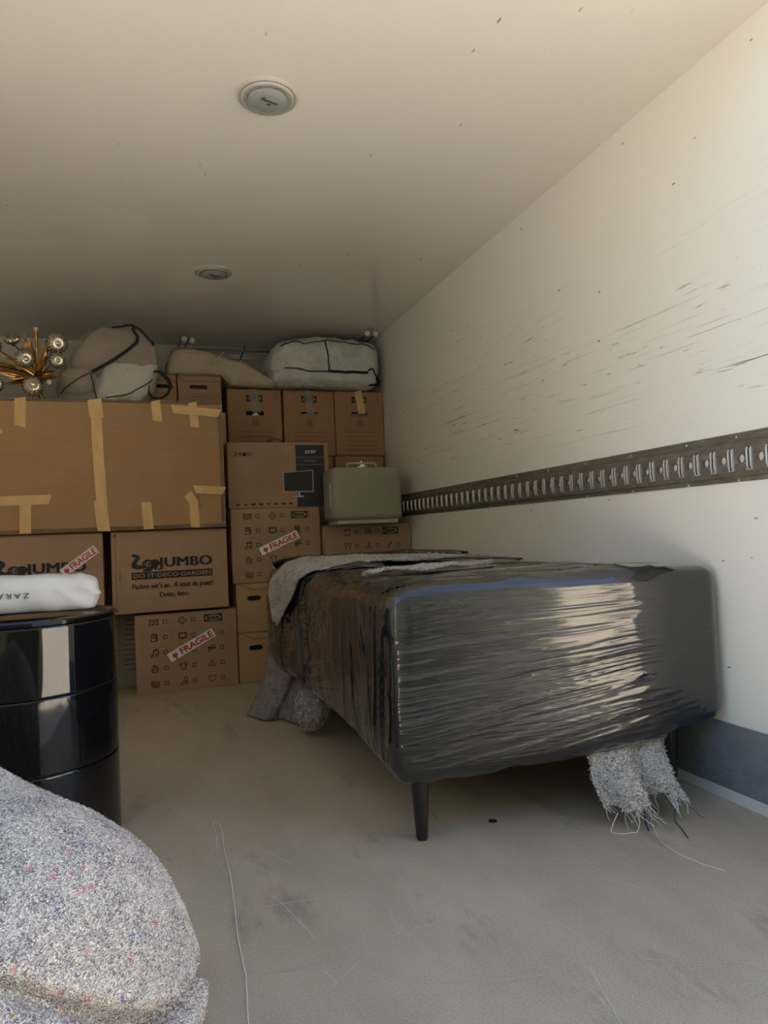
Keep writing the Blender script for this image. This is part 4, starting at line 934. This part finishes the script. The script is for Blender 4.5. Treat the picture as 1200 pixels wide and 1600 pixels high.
# ------------------------------------------------------------------ grey moving blankets caught in the film
def sheet(fn, n, m, thick=.006):
    a, b = np.meshgrid(np.linspace(0, 1, n), np.linspace(0, 1, m), indexing='ij'); P = fn(a.ravel(), b.ravel()).reshape(n, m, 3)
    du = np.gradient(P, axis=0); dv = np.gradient(P, axis=1); N = np.cross(du, dv); N /= np.maximum(np.linalg.norm(N, axis=2, keepdims=True), 1e-9)
    A = (P+N*thick/2).reshape(-1, 3); B = (P-N*thick/2).reshape(-1, 3); V = np.concatenate([A, B]); k = n*m
    i, j = np.meshgrid(np.arange(n-1), np.arange(m-1), indexing='ij'); i = i.ravel(); j = j.ravel()
    q = np.stack([i*m+j, (i+1)*m+j, (i+1)*m+j+1, i*m+j+1], 1); fs = [q, q[:, ::-1]+k]
    def edge(idx): return np.stack([idx[:-1], idx[1:], idx[1:]+k, idx[:-1]+k], 1)
    fs += [edge(np.arange(m))[:, :], edge((n-1)*m+np.arange(m))[:, ::-1], edge(np.arange(n)*m)[:, ::-1], edge(np.arange(n)*m+m-1)]
    return (V, np.concatenate(fs), None)
def fuzz(src, n, L, parent, mats=('felt',), wd=.0007, seed=1, name='fuzz'):
    """short loose fibres standing on a mesh"""
    V, F, _ = src; V = np.asarray(V); F = np.asarray(F); R = np.random.RandomState(seed)
    a, b, c, d = (V[F[:, i]] for i in range(4)); cr = np.cross(c-a, d-b); ar = np.linalg.norm(cr, axis=1); pr = ar/ar.sum()
    k = R.choice(len(F), n, p=pr); s, q = R.rand(n, 1), R.rand(n, 1); p = (a[k]*(1-s)+b[k]*s)*(1-q)+(d[k]*(1-s)+c[k]*s)*q
    nn = cr[k]/np.maximum(ar[k][:, None], 1e-12); t1 = R.normal(size=(n, 3)); t1 -= nn*(t1*nn).sum(1)[:, None]; t1 /= np.linalg.norm(t1, axis=1)[:, None]
    ll = L*(.4+R.rand(n, 1)); m1 = p+nn*ll*.35+t1*ll*.45; e = p+nn*ll*(.2+.5*R.rand(n, 1))+t1*ll*1.0; sd = np.cross(nn, t1)*wd
    vs = np.stack([p-sd, p+sd, m1+sd, m1-sd, e], 1).reshape(-1, 3); o = np.arange(n)*5
    me = bpy.data.meshes.new(name); fs = [(i, i+1, i+2, i+3) for i in o]+[(i+3, i+2, i+4) for i in o]
    me.from_pydata(vs.tolist(), [], [tuple(map(int, f)) for f in fs])
    for m in mats: me.materials.append(M[m])
    if len(mats) > 1: mi = R.choice(len(mats), n, p=[.55]+[.45/(len(mats)-1)]*(len(mats)-1)); me.polygons.foreach_set('material_index', np.concatenate([mi, mi]).astype(np.int32))
    me.update(); o = bpy.data.objects.new(name, me); C.objects.link(o); o.parent = parent; o['kind'] = 'stuff'; return o
simple('fibre_white', (.80, .76, .70), .9); simple('fibre_dark', (.20, .20, .25), .9); simple('fibre_pink', (.75, .25, .30), .9); simple('fibre_grey', (.55, .53, .51), .9)
FM = ('fibre_white', 'fibre_dark', 'fibre_grey')
def on_sofa(x, Y, z=None, off=.01):
    """point on the sofa surface: top (z None) at x, Y"""
    pass
# 1: over the far corner, peeking out of the film on top and flank
def patch(pts, n, m, off, seed):
    """felt lying on the film: quad patch of cube-surface control rows"""
    A = np.array(pts, float)  # rows x cols x 3
    def fn(a, b):
        r_, c_ = A.shape[:2]; fa, fb_ = a*(r_-1), b*(c_-1); i = np.minimum(fa.astype(int), r_-2); j = np.minimum(fb_.astype(int), c_-2); s, q = (fa-i)[:, None], (fb_-j)[:, None]
        p = (A[i, j]*(1-s)+A[i+1, j]*s)*(1-q)+(A[i, j+1]*(1-s)+A[i+1, j+1]*s)*q
        wob = np.stack([0*a, .012*(vn(a*7, b*7, None, seed)-.5), 0*a], 1); p = np.clip(p+wob, -np.array(hs), np.array(hs))
        c, nn = rounded(p, hs, rs); d = off+.010*vn(a*6, b*9, None, seed+3)+.006*ridge(vn(a*9+b*4, b*5, None, seed+5))
        return sofa(c+nn*d[:, None], nn, p, False)+np.array([1.06, 2.45, 0])
    return sheet(fn, n, m, .007)
def loc_to(src, o): return (np.asarray(src[0])-np.array(o), src[1], src[2])
def Yv(*a): return [yv(y) for y in a]
bA = thing('moving_blanket', 'grey speckled felt blanket spilling over the top far corner of the wrapped sofa', 'blanket', (.75, 2.95, .665))
src = loc_to(patch([[(X_, yv(2.97), .02), (X_, yv(2.93), .0), (X_, yv(2.90), .03)],
             [(X_, yv(3.03), .14), (X_, yv(2.90), .13), (X_, yv(2.74), .14)],
             [(X_, yv(3.02), Z_), (X_, yv(2.86), Z_), (X_, yv(2.60), Z_)],
             [(-.35, yv(3.10), Z_), (-.35, yv(2.9), Z_), (-.36, yv(2.58), Z_)],
             [(-.18, yv(3.02), Z_), (-.18, yv(2.8), Z_), (-.2, yv(2.58), Z_)],
             [(.02, yv(2.80), Z_), (.02, yv(2.70), Z_), (0, yv(2.54), Z_)],
             [(.17, yv(2.60), Z_), (.17, yv(2.58), Z_), (.17, yv(2.54), Z_)]], 70, 40, .016, 3), (.75, 2.95, .665))
obj('felt_cloth', src, 'felt', bA, True, None); fuzz(src, 6000, .006, bA, FM)
bB = thing('moving_blanket', 'narrow strip of grey felt showing between film bands on top of the sofa', 'blanket', (.86, 2.1, .66))
src = loc_to(patch([[(-.40, yv(2.10), Z_), (-.39, yv(2.04), Z_)], [(-.30, yv(2.20), Z_), (-.25, yv(2.06), Z_)], [(-.15, yv(2.26), Z_), (-.1, yv(2.10), Z_)], [(.0, yv(2.22), Z_), (.0, yv(2.12), Z_)], [(.08, yv(2.2), Z_), (.08, yv(2.17), Z_)]], 50, 20, .017, 13), (.86, 2.1, .66))
obj('felt_cloth', src, 'felt', bB, True, None); fuzz(src, 2500, .006, bB, FM, seed=4)
# 2: hanging to the floor under the far corner
def hang1(a, b):
    x = .46+.17*a+.03*np.sin(b*3)*(1-a)-.02*b*(1-a); y = 3.16-.22*a+.035*np.sin(a*9+b*2)-.04*b
    z = .30*(1-b)+.004; x = x+.10*(1-b)*.9; z = np.where(b > .85, np.maximum(z, .006), z); return np.stack([x, y+.02*vn(a*6, b*6, None, 5), z], 1)
bC = thing('moving_blanket', 'dark grey felt blanket end hanging to the floor below the sofa far corner', 'blanket', (.55, 3.1, 0))
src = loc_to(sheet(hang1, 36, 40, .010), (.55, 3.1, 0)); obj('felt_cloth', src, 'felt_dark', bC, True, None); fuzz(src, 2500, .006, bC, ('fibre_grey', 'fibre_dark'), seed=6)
# 3: a rolled lump
def ball(c, rx, ry, rz, seed, n=34, amp=.22):
    th, ph = np.meshgrid(np.linspace(0, PI, n), np.linspace(0, 2*PI, 2*n), indexing='ij'); th = th.ravel(); ph = ph.ravel()
    d = np.stack([np.sin(th)*np.cos(ph), np.sin(th)*np.sin(ph), np.cos(th)], 1); k = 1+amp*2*fbm(d[:, 0]*2+5, d[:, 1]*2+5, d[:, 2]*2+5, seed)+.10*ridge(vn(d[:, 0]*5+d[:, 2]*3, d[:, 1]*5, d[:, 2]*2, seed+2))**3
    V = d*k[:, None]*np.array([rx, ry, rz])+np.array(c); m = 2*n; i, j = np.meshgrid(np.arange(n-1), np.arange(m-1), indexing='ij'); i = i.ravel(); j = j.ravel()
    return (V, np.stack([i*m+j, (i+1)*m+j, (i+1)*m+j+1, i*m+j+1], 1), None)
bD = thing('moving_blanket', 'bluish rolled end of felt blanket sagging out under the sofa flank', 'blanket', (.635, 2.72, .045))
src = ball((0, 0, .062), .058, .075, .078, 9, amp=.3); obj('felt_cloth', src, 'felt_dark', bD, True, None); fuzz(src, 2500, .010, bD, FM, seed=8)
# 4: hanging out at the front with a frayed edge
def hang2(a, b):
    wdt = .225-.01*b; x = 1.140+wdt*a-.012*np.sin(b*4)-.02*b; y = 1.60-.09*b**1.4+.022*np.sin(a*11+1)*(.3+b)+.012*np.sin(a*23)*b
    low = .045*ridge(vn(a*2.6+.4, a*0, None, 3))+.018*vn(a*22, a*0, None, 5); hi = .205; z = hi+(np.clip(.016+low, .008, .07)-hi)*b
    z = z+.006*vn(a*9, b*9, None, 8); return np.stack([x, y+.012*(vn(a*5, b*5, None, 12)-.5), z], 1)
bE = thing('moving_blanket', 'frayed grey felt blanket end hanging out under the sofa front, beside its rear leg', 'blanket', (1.28, 1.55, 0))
src = loc_to(sheet(hang2, 80, 60, .008), (1.28, 1.55, 0)); obj('felt_cloth', src, 'felt', bE, True, None); fuzz(src, 7000, .007, bE, FM, seed=10)
def hang3(a, b): return np.stack([1.375+.04*a-.05*b, 1.60+.02*a, .205-.10*b*(1-.3*a)], 1)
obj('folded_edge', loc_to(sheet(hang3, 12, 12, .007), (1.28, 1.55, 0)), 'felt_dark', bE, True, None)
R = random.Random(12); mbs = {'thread_white': MB(), 'thread_navy': MB()}
for i in range(46):
    a = R.random(); p = Vector(hang2(np.array([a]), np.array([1.0]))[0]); L = R.choice((.012, .02, .03, .045)); d = Vector((R.uniform(-.6, .6), R.uniform(-1, .1), -.8)).normalized(); pts = [p.copy()]
    for k in range(5):
        d = (d+Vector((R.uniform(-.5, .5), R.uniform(-.5, .3), R.uniform(-.4, .2)))).normalized(); q = pts[-1]+d*L/4; q.z = max(q.z, .0015); pts.append(q)
    mbs['thread_navy' if R.random() < .3 else 'thread_white'].tube([tuple(q-Vector((1.28, 1.55, 0))) for q in pts], .0007, 4)
def thr(pts, mat, rr=.0009): mbs[mat].tube([(x-1.28, y-1.55, z) for x, y, z in pts], rr, 5)
def cr(P, k=6):
    P = [np.array(p, float) for p in P]; out = []
    for i in range(len(P)-1):
        a, b, c, d = P[max(i-1, 0)], P[i], P[i+1], P[min(i+2, len(P)-1)]
        for j in range(k): q = j/k; out.append(tuple(.5*(2*b+(c-a)*q+(2*a-5*b+4*c-d)*q*q+(3*b-a-3*c+d)*q**3)))
    out.append(tuple(P[-1])); return out
thr(cr([(1.15, 1.525, .04), (1.12, 1.516, .003), (1.135, 1.492, .002), (1.16, 1.487, .002), (1.175, 1.484, .004), (1.195, 1.50, .02), (1.19, 1.52, .05)]), 'thread_white', .0011)
thr(cr([(1.24, 1.52, .02), (1.218, 1.47, .002), (1.19, 1.41, .0015), (1.182, 1.351, .0015), (1.19, 1.31, .0015), (1.196, 1.285, .0015), (1.215, 1.243, .0015)]), 'thread_white', .0011)
thr(cr([(1.33, 1.52, .03), (1.303, 1.494, .006), (1.29, 1.46, .002), (1.275, 1.43, .002), (1.264, 1.407, .0015)]), 'thread_navy', .0014)
thr(cr([(1.225, 1.515, .03), (1.215, 1.50, .012), (1.205, 1.478, .003)]), 'thread_navy', .0028)
for k_, m_ in mbs.items(): o = obj('frayed_thread', m_, k_, bE); o['kind'] = 'stuff'
# ------------------------------------------------------------------ blanket heap, front left
bF = thing('moving_blanket', 'big heap of pale speckled felt blanket in the near left corner', 'blanket', (-.385, 1.11, 0))
def heap(n=240, m=260):
    tt, ph = np.meshgrid(np.linspace(0, 1, n), np.linspace(0, 2*PI, m), indexing='ij'); tt = tt.ravel(); ph = ph.ravel()
    c, s = np.cos(ph), np.sin(ph)
    ang = tt*PI*.62; rr = np.sin(ang)**.80; zz = np.cos(ang); zz = (zz-np.cos(PI*.62))/(1-np.cos(PI*.62))
    rad = 1+.05*np.sin(3*ph+.6)+.035*np.sin(5*ph+2)
    Rx, Ry, H0 = .425, .40, .455
    x = Rx*rr*rad*c; y = Ry*rr*rad*s; z = H0*zz**.92
    fold = ridge(vn(ph*1.9+2, tt*1.2, None, 31))**3; low = np.clip((tt-.45)/.4, 0, 1)
    k = 1+.055*fold*low+.06*(fbm(x*5+3, y*5+3, z*5, 33)); x = x*k; y = y*k
    z = z+.03*fbm(x*5, y*5, None, 37)*(1-tt)-.02*np.exp(-((x+.05)**2+(y-.05)**2)/.02)
    z = z+.050*np.exp(-(((x-.03)/.15)**2+((y-.16)/.09)**2)**2)
    zc = np.clip(.345-.5*(c-.6), .13, .345)+.012*np.sin(ph*7); m_ = np.clip(.25-s, 0, .3)/.3
    kk = 1+m_*(-.10*np.exp(-((z-zc)/.013)**2)+.015*np.exp(-np.clip(zc-.03-z, 0, 1)/.10)*(z < zc-.012)-.05*np.exp(-((z-zc*.45)/.012)**2)*(c > .2))
    V = np.stack([x*kk, y*kk, np.maximum(z, .004)], 1)
    i, j = np.meshgrid(np.arange(n-1), np.arange(m-1), indexing='ij'); i = i.ravel(); j = j.ravel()
    return (V, np.stack([i*m+j, (i+1)*m+j, (i+1)*m+j+1, i*m+j+1], 1), None)
src = heap(); obj('felt_cloth', src, 'felt', bF, True, None); fuzz(src, 60000, .0038, bF, FM, .00035, 20)
def meander(pts, z0, zz, lean, seed):
    P_ = np.array(pts, float)
    def fn(a, b):
        f = a*(len(P_)-1); i = np.clip(f.astype(int), 0, len(P_)-2); s = (f-i)[:, None]
        pm, p0, p1, p2 = P_[np.maximum(i-1, 0)], P_[i], P_[i+1], P_[np.minimum(i+2, len(P_)-1)]
        q = .5*((2*p0)+(-pm+p1)*s+(2*pm-5*p0+4*p1-p2)*s*s+(-pm+3*p0-3*p1+p2)*s**3)
        z1 = np.interp(a, zz[0], zz[1]); z = z0+(z1-z0)*b; bul = .022*np.sin(PI*b); t_ = np.gradient(q, axis=0); nrm = np.stack([-t_[:, 1], t_[:, 0]], 1); nrm /= np.maximum(np.linalg.norm(nrm, axis=1, keepdims=True), 1e-6)
        q = q+nrm*(bul)[:, None]+.010*np.stack([fbm(a*14, b*4, None, seed), fbm(a*14+9, b*4, None, seed)], 1)
        return np.stack([q[:, 0], q[:, 1]-lean*(1-b), z+.008*fbm(a*12, b*3, None, seed+1)], 1)
    return fn
for i, (pts, z0, z1, th) in enumerate((
    ([(-.30, -.30), (-.10, -.36), (.06, -.375), (.17, -.33), (.20, -.37), (.27, -.35), (.26, -.29), (.20, -.28), (.235, -.24), (.33, -.22), (.37, -.12), (.42, -.10), (.44, -.02), (.41, .03), (.42, .12), (.35, .22)], .004, ((0, .3, .5, .7, 1), (.17, .17, .13, .09, .06)), .016),)):
    s2 = sheet(meander(pts, z0, z1, .01, 50+i), 160, 14, th); obj('lower_fold', s2, 'felt', bF, True, None); fuzz(s2, 9000, .0038, bF, FM, .00035, 30+i)
# loose white thread on the floor
pts = [(.178, 2.02, .001), (.186, 2.035, .001), (.195, 2.02, .001), (.196, 1.95, .001), (.188, 1.84, .001), (.186, 1.70, .001), (.178, 1.58, .001), (.166, 1.42, .001), (.163, 1.30, .001), (.150, 1.19, .001), (.146, 1.14, .001)]
tag(obj('loose_thread', MB().tube(pts, .0010, 5).tube([(.178, 2.02, .001), (.180, 1.95, .001), (.172, 1.85, .001)], .0006, 5), 'thread_white'), 'long thin white thread lying on the open floor near the blanket heap', 'thread')
pts = [(.30, 2.36, .001), (.31, 2.30, .001), (.30, 2.24, .001)]
# ------------------------------------------------------------------ the place outside the open back (only seen in reflections)
struct('ground_outside', MB().box(-40, 40, -40, 30, -1.15, -1.05), 'ground')
o = MB().box(LW-.07, RW+.07, .84, 5.0, -.35, -.07).box(-.1, .8, 2, 6, -.8, -.35); struct('truck_chassis', o, 'truck_out')
t = thing('house_outside', 'cream rendered house across the yard behind the photographer, with dark windows', 'building', (9, -15, -1.05))
mb = MB().box(-8, 8, -8, 0, 0, 6.2); obj('house_wall', mb, 'plaster', t, False)
obj('roof', MB().add([(-8.4, -8.4, 6.2), (8.4, -8.4, 6.2), (8.4, .4, 6.2), (-8.4, .4, 6.2), (-8.4, -4, 9), (8.4, -4, 9)], [(0, 1, 2, 3), (3, 2, 5, 4), (1, 0, 4, 5), (0, 3, 4), (2, 1, 5)]), 'roof_tile', t, False)
for xx in (-6, -3, 0, 3, 6):
    for zz in (1, 3.8):
        f = obj('window', MB().box(xx-.6, xx+.6, .0, .06, zz, zz+1.4), 'truck_out', t, False); obj('pane', MB().box(xx-.5, xx+.5, .06, .08, zz+.1, zz+1.3), 'glass_dark', f, False)
def tree(x, y, h, seed, lab):
    t = thing('tree', lab, 'tree', (x, y, -1.05)); obj('trunk', MB().tube([(0, 0, 0), (.1, 0, h*.3), (0, .1, h*.6)], [.22, .17, .08], 10), 'bark', t)
    src = ball((0, 0, h*.66), h*.3, h*.3, h*.34, seed, 26, .6); obj('crown', src, 'leafage', t, True, None)
P0, F, I = shell(*[rline(a, .4, n) for a, n in ((7.0, 60), (.7, 6), (3.6, 34))]); P, N = rounded(P0, (7.0, .7, 3.6), .4); P = P+N*(.30*fbm(P[:, 0]*2, P[:, 1]*2, P[:, 2]*2, 5, 4))[:, None]
o = tag(obj('hedge', (P, F, None), 'leafage', None, True, None), 'long tall green hedge added behind the photographer to darken reflections in the film', 'hedge'); o.location = (-3.5, -5.3, 2.55)  # added out of view, placed and sized to darken the film's left reflections
tree(-5, -11, 7, 3, 'leafy green tree behind the photographer, nearest the house'); tree(-10, -13, 8, 5, 'large green tree further along the yard'); tree(-1.5, -22, 6, 8, 'smaller green tree beside the house corner')

tree(7.9, .6, 7.0, 11, 'broad unseen tree added at the right to shade the ground behind the truck')  # added out of view to cast shade on the ground the film reflects
